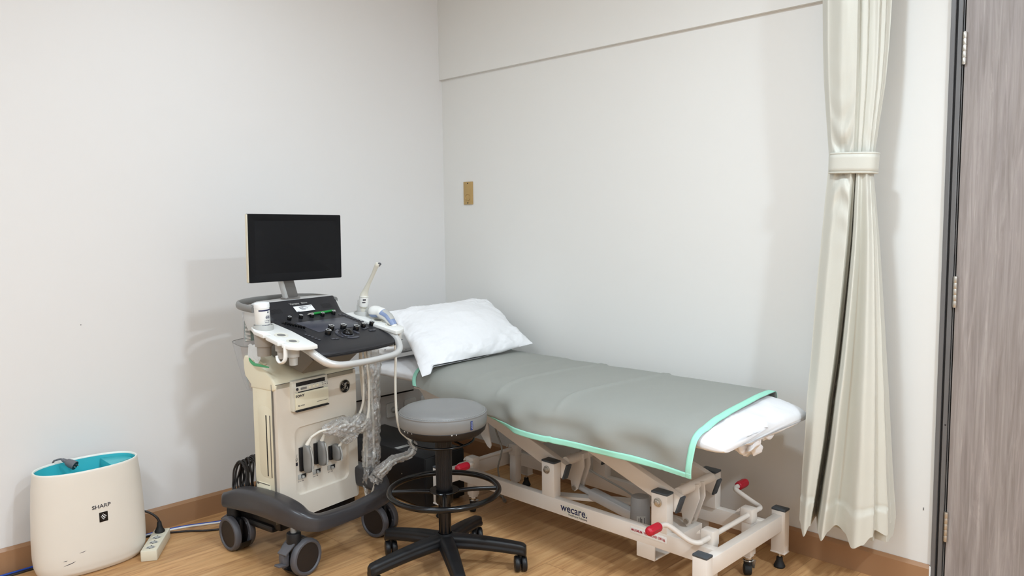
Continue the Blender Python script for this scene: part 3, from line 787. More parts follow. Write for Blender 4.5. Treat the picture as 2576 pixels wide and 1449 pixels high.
def stleg(a, LN):
    d = V((cos(a), sin(a), 0)); n = V((-sin(a), cos(a), 0))
    def f(u, v):
        r = .030+(LN-.030)*u
        hw = .032-.010*u; zt = .134-.026*u**1.8; hb = .050-.007*u
        if u > .95: hw *= sqrt(max(.1, 1-((u-.95)/.05)**2*.6)); zt -= .006*((u-.95)/.05)**2
        t = v*2*pi; n_ = 4.2; ca, sa = cos(t), sin(t); k = (abs(ca)**n_+abs(sa)**n_)**(-1/n_)
        return d*r+n*(hw*k*ca*(.92 if sa > 0 else 1.08))+V((0, 0, zt-hb/2+hb/2*k*sa))
    b = MB(); P = b.grid(f, 26, 32, cv=True); b.bm.faces.new(P[0]); b.bm.faces.new(P[-1][::-1]); L = b.build('leg', 'black', stool, 50)
    tip = d*(LN-.022)
    b = MB(); b.cyl((tip.x, tip.y, .03), (tip.x, tip.y, .068), .009, n=16); b.box((tip.x, tip.y, .044), (.018, .018, .030), .004); b.build('caster_stem', 'black', L)
    ax = V((cos(radians(50)+a*.06), sin(radians(50)+a*.06), 0))
    for s in (-1, 1):
        b = MB(); c = V((tip.x, tip.y, .0305))+ax*(s*.0135)
        b.lathe([(0, -.0105), (.022, -.0105), (.028, -.0095), (.0305, -.006), (.0305, .006), (.028, .0095), (.022, .0105), (0, .0105)], 36, Matrix.Translation(c) @ frame_to(ax)); b.build('caster_wheel', 'black', L)
for a, LN in LA: stleg(radians(a), LN)

# ------------------------------------------------------------------ curtain with tie band
LT = [(.17, 2.255), (.238, 2.253), (.391, 2.259), (.542, 2.268), (.692, 2.273), (.84, 2.284), (.985, 2.292), (1.129, 2.301), (1.271, 2.312), (1.411, 2.322), (1.507, 2.330), (1.569, 2.331), (1.687, 2.320), (1.824, 2.308), (1.961, 2.301), (2.096, 2.297), (2.45, 2.290)]
RT = [(.17, 2.592), (.328, 2.585), (.464, 2.574), (.60, 2.564), (.735, 2.554), (.87, 2.543), (1.005, 2.532), (1.139, 2.521), (1.273, 2.509), (1.406, 2.494), (1.499, 2.484), (1.559, 2.486), (1.669, 2.498), (1.797, 2.513), (1.923, 2.521), (2.05, 2.525), (2.45, 2.53)]
KB = [(0, 0, -.17, -.235), (.2, .06, -.2, -.258), (.5, .125, -.212, -.242), (.6, .15, -.195, -.15), (.615, .185, -.183, -.10), (.63, .205, -.205, -.245), (.68, .25, -.21, -.272), (.75, .40, -.20, -.192), (.85, .60, -.205, -.25), (.925, .78, -.188, -.22), (.945, .80, -.182, -.185), (.965, .93, -.174, -.17), (.98, .945, -.166, -.115), (1, 1, -.15, -.06)]
KT = [(0, 0, -.17, -.15), (.08, .08, -.19, -.21), (.3, .3, -.20, -.245), (.53, .52, -.205, -.238), (.6, .555, -.193, -.205), (.64, .60, -.20, -.208), (.7, .67, -.197, -.202), (.715, .685, -.188, -.188), (.8, .76, -.188, -.19), (.88, .83, -.183, -.178), (.895, .845, -.175, -.160), (.95, .92, -.168, -.155), (.965, .935, -.16, -.135), (1, 1, -.15, -.12)]
ZB0, ZB1, ZTOP = 1.507, 1.560, 2.70
def czb(t):   # lower edge, a little uneven
    return lerp_keys([(0, .235), (.05, .185), (.12, .225), (.2, .215), (.24, .192), (.32, .22), (.42, .235), (.5, .225), (.57, .188), (.68, .205), (.77, .235), (.8, .25), (.92, .235), (.94, .262), (1, .27)], t)
def cur(u, v):
    front = u <= .80
    t = u/.80 if front else 1-(u-.80)/.20
    zb = .205
    z = zb+(ZTOP-zb)*v
    xl, xr = lin_keys(LT, min(z, 2.45)), lin_keys(RT, min(z, 2.45))
    if z < (ZB0+ZB1)/2: K = KB; k = max(0, min(1, (1.50-z)/(1.50-.2)))
    else: K = KT; k = max(0, min(1, (z-1.56)/.5))
    ky = k**.75
    keys = [(a+(bb-a)*k, ya+(yb-ya)*ky) for a, bb, ya, yb in K]
    y = lerp_keys(keys, t)
    x = xl+(xr-xl)*t
    if front:
        dz = z-ZB1 if z > ZB1 else ZB0-z
        if dz > 0:
            tc = .3 if z > ZB1 else .32
            w = exp(-dz/.10)*exp(-((t-tc)/.20)**4)
            sw = dz-(.09*(1-((t-tc)/.26)**2) if True else 0)
            y += w*(.013*sin(dz*62-((t-tc)/.18)**2*2.6+(0 if z > ZB1 else 1.2))+.004*fbm((t*9, dz*20, 2)))
            w2 = exp(-dz/.09)*exp(-((t-.86)/.10)**2); y += w2*.004*sin(dz*70+t*20)
        y += .003*fbm((t*5, z*2.2, 1.7))*k
        if K is KB: y -= .0045*(1/(1+exp(max(-30, min(30, (z-.318)/.0015)))))-.0035*exp(-((z-.326)/.005)**2)
        if K is KB: z += (1-v)*0+max(0, 1-v*16)*(czb(t)-zb)
    else:
        y = min(y+.05*min(1, (1-t)/.3), -.022)
    x += (y+.22)*(x-3.4545)/2.7185
    if z < 1.5: x = max(x, 2.264-.12*max(0, z-.70))
    return (x, y, z)
CUO = (2.42, -.17, 1.2)
b = MB(); b.grid(cur, 230, 190, cu=True)
cu = b.build('curtain', 'curtain', None, 60, off=CUO); cu.location = CUO
tag(cu, 'ivory curtain gathered and tied with a band beside the grey door', 'curtain')
def band(u, v):
    z = ZB0-.008+(ZB1-ZB0+.012)*v; a = 2*pi*u
    n = 3.0; ca, sa = cos(a), sin(a); k = (abs(ca)**n+abs(sa)**n)**(-1/n)
    return (2.401+.0775*k*ca+.0035*(v-.5), -.176+.044*k*sa, z-.006*(ca)*.6)
b = MB(); b.grid(band, 90, 5, cu=True)
for vv in (0, 1): b.tube([V(band(k/90, vv)) for k in range(90)], .0018, n=6, closed=True)
tb = b.build('tie_band', 'curtain', cu, 60, off=CUO)
md = tb.modifiers.new('thickness', 'SOLIDIFY'); md.thickness = .002; md.offset = 1

# ------------------------------------------------------------------ air purifier
PO = V((.164, -2.013, 0)); H = .412
pur = empty('air_purifier', PO, 'warm white oval air purifier with a turquoise top recess standing by the left wall', 'air purifier')
def ell(t, a, bq, n=2.25):
    ca, sa = cos(t), sin(t); k = (abs(ca)**n+abs(sa)**n)**(-1/n); return bq*k*ca, a*k*sa
PR = [(.0, .172, .082), (.006, .182, .091), (.02, .194, .1005), (.045, .2015, .1055), (.08, .2045, .108), (.15, .2045, .109), (.25, .2005, .1095), (.34, .1945, .110), (.395, .1885, .1105), (H-.004, .187, .110), (H, .1855, .1085)]
b = MB()
def pf(u, v):
    k = v*(len(PR)-1); i = min(int(k), len(PR)-2); f = k-i
    z, a, q = [PR[i][m]*(1-f)+PR[i+1][m]*f for m in range(3)]
    x, y = ell(2*pi*u, a, q); return (x, y, z)
P = b.grid(pf, 96, 41, cu=True); b.bm.faces.new([P[i][0] for i in range(96)])
pb = b.build('body', 'pur', pur, 60)
b = MB()
RM = [(.1870, .110, H-.006), (.1855, .1085, H), (.1825, .1055, H+.0012), (.1795, .1025, H-.0005), (.1790, .1020, H-.006)]
def rf(u, v):
    a, q, z = RM[min(4, int(round(v*4)))]; x, y = ell(2*pi*u, a, q); return (x, y, z)
b.grid(rf, 96, 5, cu=True); b.build('top_rim', 'purrim', pur, 60)
b = MB()
def rc(u, v):
    z = H-.005-.075*v; s = 1-.06*v; x, y = ell(2*pi*u, .1792*s, .1022*s); return (x, y, z)
P = b.grid(rc, 96, 6, cu=True); b.bm.faces.new([P[i][5] for i in range(96)]); b.build('top_recess', 'turq', pur, 60, flip=True)
b = MB(); pts = [ell(2*pi*k/96, .172, .096) for k in range(96)]; pts = [p for p in pts if p[1] > .075]
pts.sort(key=lambda p: atan2(p[1], p[0]) if True else 0)
b.prism(pts, .06, Matrix.Translation((0, 0, H-.076)), .004); cp = b.build('control_block', 'turq', pur)
b = MB(); b.tube([(.02, .118, H-.0155), (.03, .13, H-.0155), (.015, .145, H-.0155), (.02, .155, H-.0155)], .0012, n=6, smooth=5); b.build('control_mark', 'teal', cp)
def pfront(dy, z):
    for i in range(len(PR)-1):
        if PR[i][0] <= z <= PR[i+1][0]:
            f = (z-PR[i][0])/(PR[i+1][0]-PR[i][0]); a, q = [PR[i][m]*(1-f)+PR[i+1][m]*f for m in (1, 2)]
    n = 2.25; return q*(1-(abs(dy)/a)**n)**(1/n)
def onfront(dy, z, e=.0004):
    x = pfront(dy, z); x2 = pfront(dy+.01, z); x3 = pfront(dy, z+.01)
    return face_M((x+e, dy, z), (x2-x, .01, 0), (x3-x, 0, .01))
txt('SHARP', .0205, onfront(.013, .262), pur, 'ink', sx=1.12, bold=.0002)
b = MB(); b.prism(rrect(-.0155, .0155, -.019, .019, .001, 2), .0010, onfront(.019, .2185, 0)); bd = b.build('cluster_badge', 'glossb', pur)
b = MB(); Mx = onfront(.019, .2185, .0012)
for x, y, r in ((-.004, .006, .0024), (.004, .0065, .0024), (-.008, .0015, .0018), (0, .001, .0026), (.008, .002, .0018), (-.004, -.004, .0022), (.004, -.0035, .0022), (0, -.0085, .002), (-.001, .011, .0014)):
    b.lathe([(0, 0.0003), (r, .0003), (r, 0)], 14, Mx @ Matrix.Translation((x, y, 0)))
b.box((0, 0, 0), (0, 0, 0)) if False else None
b.build('badge_dots', 'paper', bd)
b = MB()
for dy, z, L, an in ((-.110, .062, .016, 16), (-.118, .078, .008, 6), (-.095, .066, .012, 22), (-.06, .10, .012, 10)):
    Mx = onfront(dy, z, .0003) @ Matrix.Rotation(radians(an), 4, 'Z'); b.prism([(-L, 0), (-L*.2, .0011), (L, .0006), (L*.3, -.0013)], .0002, Mx)
b.build('scuff_marks', 'ink', pur)
b = MB(); 
for z in (.13, .15, .17, .19, .215): b.box((-.085, -.172, z), (.03, .012, .008), .001, rot=(0, 0, radians(-28)))
b.build('side_print', 'ink', pur)
gp = empty('grey_power_plug', (.134, -2.060, H+.003), 'grey two pin plug lying over the rim of the turquoise purifier top', 'plug')
b = MB(); d = V((.050, .040, -.028)).normalized(); p0 = V((-.030, -.020, .014))
b.lathe([(0, 0), (.006, 0), (.0075, .004), (.0065, .008), (.0085, .011), (.0075, .015), (.013, .022), (.0165, .036), (.0175, .052), (.0175, .058), (0, .058)], 28, Matrix.Translation(p0) @ frame_to(d), mis=[0]*9+[1])
b.build('plug_body', ['plug', 'black'], gp)
b = MB(); Mf = Matrix.Translation(p0) @ frame_to(d)
for s in (-1, 1): b.cyl(Mf @ V((s*.0095, 0, .058)), Mf @ V((s*.0095, 0, .066)), .0022, n=10)
b.build('plug_pin', 'chrome', gp)
b = MB(); b.tube([p0+d*.002, p0-d*.006, (-.046, -.030, .0135), (-.058, -.036, .009), (-.0685, -.040, .0045), (-.0785, -.043, -.012), (-.0835, -.045, -.06), (-.085, -.047, -.2), (-.087, -.047, -.36), (-.085, -.04, -.410)], .0035, smooth=8); b.build('cord', 'plug', gp)

# ------------------------------------------------------------------ power strip, plug, floor cables
AN_ = atan2(.13, -.195)
ps = empty('power_strip', (.211, -1.783, 0), 'ivory four way power strip on the floor next to the air purifier', 'power strip', AN_)
b = MB(); b.prism(rrect(-.117, .117, -.0315, .0315, .006), .044, Matrix(), .004); b.build('body', 'strip', ps)
for x in (-.083, -.033, .017, .072):
    b = MB(); b.lathe([(0, .0445), (.0165, .0445), (.0175, .0452), (.0205, .0456), (.0212, .0435)], 28, Matrix.Translation((x, 0, 0)), mis=[1, 0, 0, 0]); sk = b.build('socket', ['strip', 'lgrey'], ps)
    b = MB()
    for s in (-1, 1): b.cyl((x, s*.0095, .0444), (x, s*.0095, .0449), .0028, n=12)
    for s in (-1, 1): b.box((x+s*.0145, 0, .0449), (.004, .005, .001))
    b.build('contact_hole', 'dark', sk)
SP = V((.211, -1.783, 0))+V((cos(AN_)*.072, sin(AN_)*.072, .0462))
bp = empty('black_power_plug', SP, 'black round plug pushed into the far socket of the ivory power strip', 'plug')
b = MB(); b.lathe([(0, 0), (.0185, 0), (.0205, .003), (.0195, .008), (.014, .016), (.0105, .026), (.0085, .042), (.0065, .046), (0, .046)], 28); b.build('plug_body', 'rubber', bp)
b = MB(); b.tube([(0, 0, .044), (-.004, -.008, .064), (-.016, -.03, .087), (-.035, -.06, .10), (-.075, -.09, .085), (-.135, -.12, .05)], [.0055, .005, .0045, .004, .004, .004], smooth=8); b.build('cord', 'bcable', bp)
def floor_cable(name, m, pts, r, label):
    b = MB(); b.tube([(x, y, r+z) for x, y, z in pts], r, n=10, smooth=8); o = b.build(name, m, None, 60); return tag(o, label, 'cable')
floor_cable('blue_cable', 'blue', [(.022, -2.9, 0), (.03, -2.35, 0), (.028, -2.05, 0), (.034, -1.76, 0), (.045, -1.665, 0), (.065, -1.595, 0), (.098, -1.525, 0), (.126, -1.46, 0), (.128, -1.38, 0), (.118, -1.28, 0), (.09, -1.10, 0)], .0042, 'blue network cable on the floor along the left baseboard')
floor_cable('white_cable', 'paper', [(.043, -1.80, 0), (.046, -1.73, 0), (.058, -1.665, 0), (.078, -1.595, 0), (.11, -1.528, 0), (.139, -1.462, 0), (.143, -1.38, 0), (.134, -1.28, 0), (.11, -1.10, 0)], .0042, 'white network cable on the floor running beside the blue one')
floor_cable('black_floor_cable', 'bcable', [(.07, -2.9, 0), (.055, -2.35, 0), (.046, -2.05, 0), (.048, -1.82, 0), (.07, -1.705, 0), (.098, -1.66, 0), (.13, -1.615, 0), (.175, -1.565, 0), (.215, -1.505, 0), (.24, -1.43, 0), (.24, -1.30, 0), (.2, -1.15, 0)], .0045, 'black cable on the floor running nearest the power strip')

# ------------------------------------------------------------------ black unit below the couch head
UO = V((.38, -.625, 0))
up_ = empty('power_supply_unit', UO, 'black box shaped power unit on the floor below the head of the couch', 'power unit')
b = MB(); b.box((0, 0, .13), (.64, .245, .24), .004); b.build('case', 'black', up_)
b = MB(); b.box((.322, 0, .13), (.012, .238, .232), .003); b.build('front_panel', 'rubber', up_)
b = MB(); b.box((.095, -.075, .2505), (.028, .075, .001)); b.build('label_sticker', 'lgrey', up_)
b = MB(); b.cyl((.15, -.1225, .14), (.15, -.1245, .14), .003, n=10); b.build('screw', 'nickel', up_)
for x in (-.29, .29):
    for y in (-.1, .1):
        b = MB(); b.cyl((x, y, 0), (x, y, .011), .014, n=16); b.build('foot', 'rubber', up_)
# ------------------------------------------------------------------ ultrasound machine (local axes: x forward, y to its right-hand side in the picture)
A86 = radians(8.6)
MO = V((.581338, -1.302717, 0))
um = empty('ultrasound_machine', MO, 'cream wheeled ultrasound machine with a black monitor and control console', 'ultrasound machine', A86)
def loc(f, r, z): return V((f, r, z))
ML = Matrix.Translation(MO) @ Matrix.Rotation(A86, 4, 'Z')
FM = lambda f, r, z: face_M((f, r, z), (0, 1, 0), (0, 0, 1))
# base: one bent bar round both sides and the front
BP = [(-.190, -.238, .214, .066, .056), (-.178, -.240, .217, .070, .064), (-.10, -.241, .234, .072, .086), (0, -.240, .243, .074, .092), (.10, -.239, .243, .074, .092), (.19, -.236, .236, .074, .086), (.25, -.222, .221, .070, .076), (.285, -.190, .203, .062, .066), (.300, -.14, .194, .056, .058), (.308, 0, .191, .054, .055)]
def base_pt(u, v):
    k = u*2; m = k if k <= 1 else 2-k; sg = 1 if k <= 1 else -1
    t = m*(len(BP)-1); i = min(int(t), len(BP)-2); f = t-i; f = f
    p0, p1, p2, p3 = BP[max(i-1, 0)], BP[i], BP[i+1], BP[min(i+2, len(BP)-1)]
    q = [.5*(2*b_+(c_-a_)*f+(2*a_-5*b_+4*c_-d_)*f*f+(3*b_-a_-3*c_+d_)*f**3) for a_, b_, c_, d_ in zip(p0, p1, p2, p3)]
    return V((q[0], q[1]*sg, q[2])), q[3], q[4]
NB = 84
b = MB(); rings = []
for i in range(NB):
    u = i/(NB-1); c, w, h = base_pt(u, 0)
    a0, _, _ = base_pt(max(0, u-.004), 0); a1, _, _ = base_pt(min(1, u+.004), 0)
    t = (a1-a0); t.z = 0; t.normalize(); n = V((t.y, -t.x, 0))
    rg = []
    for k in range(24):
        an = 2*pi*k/24; e = 5.5; ca, sa = cos(an), sin(an); kk = (abs(ca)**e+abs(sa)**e)**(-1/e)
        s_ = kk*sa; o_ = kk*ca
        rg.append(b.bm.verts.new(c+n*(o_*w/2-(.012*(s_+1)/2)-.006*(1-s_)/2)+V((0, 0, s_*h/2))))
    rings.append(rg)
for i in range(NB-1):
    for k in range(24): b.bm.faces.new([rings[i][k], rings[i][(k+1) % 24], rings[i+1][(k+1) % 24], rings[i+1][k]])
b.bm.faces.new(rings[0]); b.bm.faces.new(rings[-1])
b.build('base_frame', 'basegrey', um, 50)
b = MB(); b.box((-.055, .003, .165), (.30, .40, .09), .012); b.box((-.02, -.15, .125), (.16, .12, .03), .012); b.build('base_tray', 'black', um)
def mcaster(f, r, az, wheel_off=.0):
    ax = V((cos(az-A86), sin(az-A86), 0)); fwd = V((-ax.y, ax.x, 0))
    c = V((f, r, .071)); st = c-fwd*.032*wheel_off
    b = MB(); b.cyl((st.x, st.y, .155), (st.x, st.y, .20), .012, n=16, mi=1); b.cyl((st.x, st.y, .085), (st.x, st.y, .172), .030, .027, n=24, bev=.004)
    R3 = Matrix((fwd, ax, V((0, 0, 1)))).transposed().to_4x4()
    b.box(c+V((0, 0, .02)), (.075, .020, .085), .008, rot=R3)
    b.lathe([(.071, -.024), (.0745, -.022), (.0745, .022), (.071, .024)], 24, Matrix.Translation(c) @ R3 @ Matrix.Rotation(-pi/2, 4, 'X'), a0=radians(20), a1=radians(150))
    h = b.build('caster', ['black', 'mgrey'], um)
    for s in (-1, 1):
        Mx = Matrix.Translation(c+ax*(s*.032)) @ frame_to(ax*s)
        b = MB(); b.lathe([(.052, -.014), (.0665, -.014), (.0705, -.010), (.0715, -.002), (.0705, .008), (.066, .0135), (.059, .0145), (.056, .012), (.055, .009), (.0, .010)], 56, Mx, mis=[0]*8+[1])
        b.lathe([(0, -.012), (.052, -.012), (.052, -.014)], 40, Mx, mi=1)
        b.build('caster_wheel', ['tyre', 'hub'], h, 35)
    b = MB(); p = c-fwd*.066+V((0, 0, .038))
    b.box(p+V((0, 0, .012)), (.060, .046, .010), .004, rot=R3 @ Matrix.Rotation(radians(-32), 4, 'Y')); b.box(c-fwd*.098+V((0, 0, -.004)), (.036, .03, .010), .004, rot=R3 @ Matrix.Rotation(radians(12), 4, 'Y')); b.box(c-fwd*.076+V((0, 0, .008)), (.03, .02, .05), .004, rot=R3)
    b.build('brake_pedal', 'tyre', h)
mcaster(.235, -.213, radians(12), .9); mcaster(-.170, -.213, radians(-86), .7); mcaster(.222, .222, radians(-78), .5); mcaster(-.170, .222, radians(-100), .5)
# cream body
b = MB(); b.box((.020, 0, .445), (.145, .404, .55), .016, 4); b.box((-.10, 0, .45), (.14, .18, .52), .02, 3); b.build('body_shell', 'cream', um)
HP = [(.1065, .7165), (.100, .731), (.085, .746), (.033, .783), (-.02, .806), (-.066, .8195), (-.085, .818), (-.094, .800), (-.092, .765), (-.085, .735), (-.050, .705), (-.050, .69), (.09, .69), (.1065, .70)]
b = MB(); b.prism(HP, .412, face_M((0, .206, 0), (1, 0, 0), (0, 0, 1)), .009, seg=3); hd = b.build('top_hood', 'cream', um, 45)
b = MB(); b.beam((.028, -.187, .7900), (-.055, -.187, .8185), .016, .006, .0025); b.build('hood_rib', 'cream', hd)
out = rrect(-.199, .212, .155, .7165, .012, 5); inn = rrect(-.120, .160, .247, .5275, .030, 8)
b = MB(); b.ring_recess(out, inn, .011, FM(.1065, 0, 0))
o3 = [V((.1065, y, z)) for y, z in out]
va = [b.bm.verts.new(p) for p in o3]; vb = [b.bm.verts.new(p-V((.021, 0, 0))) for p in o3]
for k in range(len(va)): b.bm.faces.new([va[k], va[(k+1) % len(va)], vb[(k+1) % len(va)], vb[k]])
b.build('front_cover', 'creamf', um, 30)
b = MB(); b.box((.0962, .02, .387), (.0010, .004, .004)); 
b = MB(); b.box((.0855, .003, .436), (.0025, .421, .566), .001, 1); b.box((.1055, .0035, .7175), (.006, .41, .0018)); b.build('cover_seam', 'taupe', um)
# slots on the left flank
b = MB(); b.box((.040, -.2022, .466), (.0075, .0018, .248), .0006, 1); b.build('air_slot', 'dark', um)
b = MB(); b.box((.064, -.2026, .466), (.006, .0025, .252), .001, 1); b.build('air_slot', 'taupe', um)
b = MB(); b.prism(rrect(-.034, .052, .258, .310, .012), .003, face_M((0, -.2012, 0), (1, 0, 0), (0, 0, 1)), .0012); g = b.build('grip_recess', 'cream', um)
b = MB(); b.box((.010, -.2046, .307), (.078, .001, .0035)); b.box((-.026, -.2046, .304), (.012, .001, .008)); b.build('grip_shadow_gap', 'taupe', g)
b = MB(); b.prism(rrect(-.012, .080, .335, .625, .03), .0016, face_M((0, -.2012, 0), (1, 0, 0), (0, 0, 1)), .0012); b.build('flank_panel', 'cream', um)
# round badge
b = MB(); Mx = FM(.1066, .148, .651)
b.lathe([(0, .0022), (.0258, .0022), (.0262, .0038), (.0282, .0042), (.0292, .002), (.0292, 0)], 56, Mx, mis=[0, 1, 1, 1, 1]); bd = b.build('round_badge', ['glossb', 'nickel'], um)
b = MB()
def sw(pts, r=.0011, n=6): b.tube([Mx @ V((x, y, .0030)) for x, y in pts], r, n=6, smooth=6)
sw([(-.004, .004), (-.001, .010), (-.006, .015), (-.012, .011), (-.009, .005), (-.002, .004), (-.001, -.004), (-.005, -.012), (-.012, -.013), (-.013, -.008), (-.006, -.004), (.001, .002), (.009, .010)])
sw([(.012, .008), (.010, .014), (.004, .013), (.002, .006), (.008, .003), (.004, .000), (.002, -.008), (.008, -.013), (.014, -.007), (.009, -.003)])
for k in range(4):
    a = radians(90*k+45); sw([(.021*cos(a-.42), .021*sin(a-.42)), (.0225*cos(a-.15), .0225*sin(a-.15)), (.0195*cos(a+.2), .0195*sin(a+.2)), (.0165*cos(a+.1), .0165*sin(a+.1))], .0009)
b.build('monogram', 'nickel', bd)
# built-in printer
b = MB(); b.box((.110, -.046, .661), (.030, .178, .124), .004); pr = b.build('printer', 'bone', um)
b = MB(); b.box((.1255, -.046, .7065), (.002, .146, .0155), .0005); b.box((.1258, -.046, .6745), (.002, .128, .0036)); b.build('paper_slot', 'dark', pr)
b = MB(); b.box((.128, -.043, .639), (.007, .166, .068), .003); dd = b.build('printer_door', 'cream', pr)
b = MB(); b.box((.128, -.043, .600), (.014, .166, .006), .002); b.build('door_lip', 'black', pr)
b = MB(); b.box((.1265, -.043, .6875), (.003, .166, .0175), .001); cp = b.build('button_strip', 'bone', pr)
b = MB(); b.box((.1282, -.084, .6875), (.0012, .030, .009)); b.build('small_display', 'mgrey', cp)
b = MB(); b.cyl((.1275, -.116, .6885), (.1298, -.116, .6885), .006, n=18); b.build('power_button', 'ink', cp)
for y in (-.052, -.032, -.014): b = MB(); b.cyl((.1275, y, .6885), (.1290, y, .6885), .0062, n=20, bev=.001); b.build('round_button', 'cream', cp)
b = MB()
for y, w in ((.012, .008), (.025, .008), (.037, .008), (-.052, .006), (-.032, .006), (-.014, .006)): b.box((.1282, y, .6945), (.0006, w, .0012))
for y in (.014, .026, .037): b.cyl((.1275, y, .6865), (.1288, y, .6865), .002, n=8)
b.build('button_print', 'ink', cp)
txt('SONY', .0135, FM(.1318, -.106, .6605), pr, 'ink', bold=.0005, spacing=1.1, sx=1.12)
b = MB(); b.box((.1318, -.094, .622), (.0004, .020, .0012)); b.box((.1318, -.1, .6195), (.0004, .03, .001)); b.cyl((.1315, -.113, .6215), (.1320, -.113, .6215), .0030, n=10); b.box((.1318, .005, .6215), (.0004, .055, .0014)); b.build('fine_print', 'ink', pr)
# latches with their markings, below the transducer connectors
for y, z in ((-.083, .3195), (-.008, .3195), (.070, .3165)):
    b = MB(); b.box((.0975, y, z), (.004, .040, .020), .001); lt = b.build('latch', 'lgrey', um)
    b = MB(); b.box((.0998, y+.006, z+.002), (.002, .024, .014), .001); b.build('latch_slot', 'dark', lt)
    b = MB(); b.box((.104, y+.0, z-.001), (.012, .009, .012), .002); b.build('latch_knob', 'lgrey', lt)
    b = MB(); Mx = FM(.0958, y-.006, z-.019)
    b.box(Mx @ V((-.010, 0, 0)), (.0005, .0018, .005)); b.prism([(-.006, -.002), (-.003, 0), (-.006, .002)], .0004, Mx); b.cyl(Mx @ V((0, 0, 0)), Mx @ V((0, 0, .0005)), .0013, n=8); b.prism([(.005, 0), (.008, .002), (.008, -.002)], .0004, Mx); b.box(Mx @ V((.0115, 0, 0)), (.0005, .003, .004))
    b.build('latch_print', 'ink', lt)
for y, z in ((-.106, .375), (-.030, .375), (.048, .365)):
    b = MB(); Mx = FM(.0958, y, z)
    b.ring_recess(rrect(-.005, .005, -.007, .007, .001, 2), rrect(-.0038, .0038, -.0058, .0058, .001, 2), .0001, Mx); b.prism([(-.002, 0), (0, .003), (.002, 0), (.0006, 0), (.0006, -.003), (-.0006, -.003), (-.0006, 0)], .0004, Mx)
    b.tube([Mx @ V((x, yy, .0003)) for x, yy in ((-.003, .013), (-.004, .022), (.003, .026), (.004, .018), (-.002, .013), (.003, .014))], .0006, n=5); b.tube([Mx @ V((.0, .028, .0003)), Mx @ V((.003, .040, .0003))], .0006, n=5)
    b.build('port_symbol', 'ink', um)
# neck and console
b = MB(); b.prism([(.02, .79), (.16, .755), (.26, .83), (.30, .868), (.10, .925), (-.03, .94), (-.05, .82)], .24, face_M((0, .12, 0), (1, 0, 0), (0, 0, 1)), .012); b.build('console_neck', 'taupe', um)
CR = [(-.004, 1.0305, .203, 0), (.004, 1.0240, .2015, 0), (.022, 1.0085, .194, 0), (.045, .9890, .186, 0), (.060, .9768, .182, 0), (.072, .9695, .1805, 0), (.085, .9655, .180, 0), (.12, .9546, .181, 0), (.20, .9298, .190, .02), (.28, .9050, .203, .12), (.335, .888, .214, .4), (.365, .878, .219, .75), (.382, .8715, .2185, 1), (.391, .8655, .216, 1), (.3945, .859, .214, 1), (.392, .8525, .212, 1), (.384, .849, .209, 1)]
def cons(row, v, dz=0, inset=0):
    f, z, w, c = row; r = (w-inset)*(2*v-1)
    f2 = f-c*.030*(abs(2*v-1)**2.6)
    e = abs(2*v-1); z2 = z+dz-.006*max(0, (e-.94)/.06)**2
    return V((f2, r, z2))
b = MB(); N1, N2 = len(CR), 41
b.grid(lambda u, v: cons(CR[int(round(u*(N1-1)))], v), N1, N2)
b.grid(lambda u, v: cons(CR[int(round(u*(N1-1)))], v, -.024 if u < .8 else -.004, .004), N1, N2)
for v in (0, 1):
    ring = [cons(r, v) for r in CR]; low = [cons(r, v, -.024 if i/(N1-1) < .8 else -.004, .004) for i, r in enumerate(CR)]
    A = [b.bm.verts.new(p) for p in ring]; B = [b.bm.verts.new(p) for p in low]
    for k in range(N1-1): b.bm.faces.new([A[k], A[k+1], B[k+1], B[k]])
A = [b.bm.verts.new(cons(CR[0], k/40)) for k in range(41)]; B = [b.bm.verts.new(cons(CR[0], k/40, -.024, .004)) for k in range(41)]
for k in range(40): b.bm.faces.new([A[k], A[k+1], B[k+1], B[k]])
con = b.build('console', 'console', um, 40)
SLP = .309
def dz(f): return .97-SLP*(f-.07)
DN = V((SLP, 0, 1)).normalized()
DF = V((1, 0, -SLP)).normalized()
def DM(f, r, h=0): return face_M(V((f, r, dz(f)))+DN*h, DF, (0, 1, 0))
DR = Matrix((DF, V((0, 1, 0)), DN)).transposed().to_4x4()
def knob(f, r, rad, h):
    b = MB(); Mx = Matrix.Translation((f, r, dz(f))) @ DR
    b.lathe([(0, 0), (rad, 0), (rad*.97, h-.0012), (rad*.9, h)], 32, Mx); b.lathe([(rad*.9, h), (rad*.72, h+.0004), (rad*.66, h-.0006)], 32, Mx, mi=1); b.lathe([(rad*.66, h-.0006), (0, h-.0006)], 32, Mx)
    k = b.build('knob', ['glossb', 'silver'], con)
for f, r in ((.091, -.113), (.090, -.056), (.094, -.004), (.096, .050), (.092, .112)): knob(f, r, .0085, .015)
for f, r in ((.222, -.016), (.256, -.060), (.231, .040), (.256, .086)): knob(f, r, .0125, .019)
for f, r in ((.243, .138), (.237, .190)): knob(f, r, .0105, .017)
b = MB(); Mx = Matrix.Translation((.278, .022, dz(.278))) @ DR
b.lathe([(.026, 0), (.0245, .0022), (.0215, .0025)], 40, Mx, mi=1); b.lathe([(.0215*cos(t), .004+.0165*sin(t)) for t in [k*pi/2/12 for k in range(13)]], 36, Mx); b.build('trackball', ['glossb', 'panelgrey'], con)
b = MB(); b.prism([(-.080, -.112), (-.070, .134), (.0, .150), (.03, .118), (.03, -.082)], .0012, DM(.20, 0), .0006); b.build('touch_display', 'panelgrey', con)
def keyp(pts, f, r, name='key', m='key', h=.0028):
    b = MB(); b.prism(pts, h, DM(f, r), .0008); return b.build(name, m, con)
def sqk(f, r, w=.011, d=.008, **k): return keyp([(-d/2, -w/2), (d/2, -w/2), (d/2, w/2), (-d/2, w/2)], f, r, **k)
for i in range(5): sqk(.232+.0145*i, -.148+.004*i, .010)
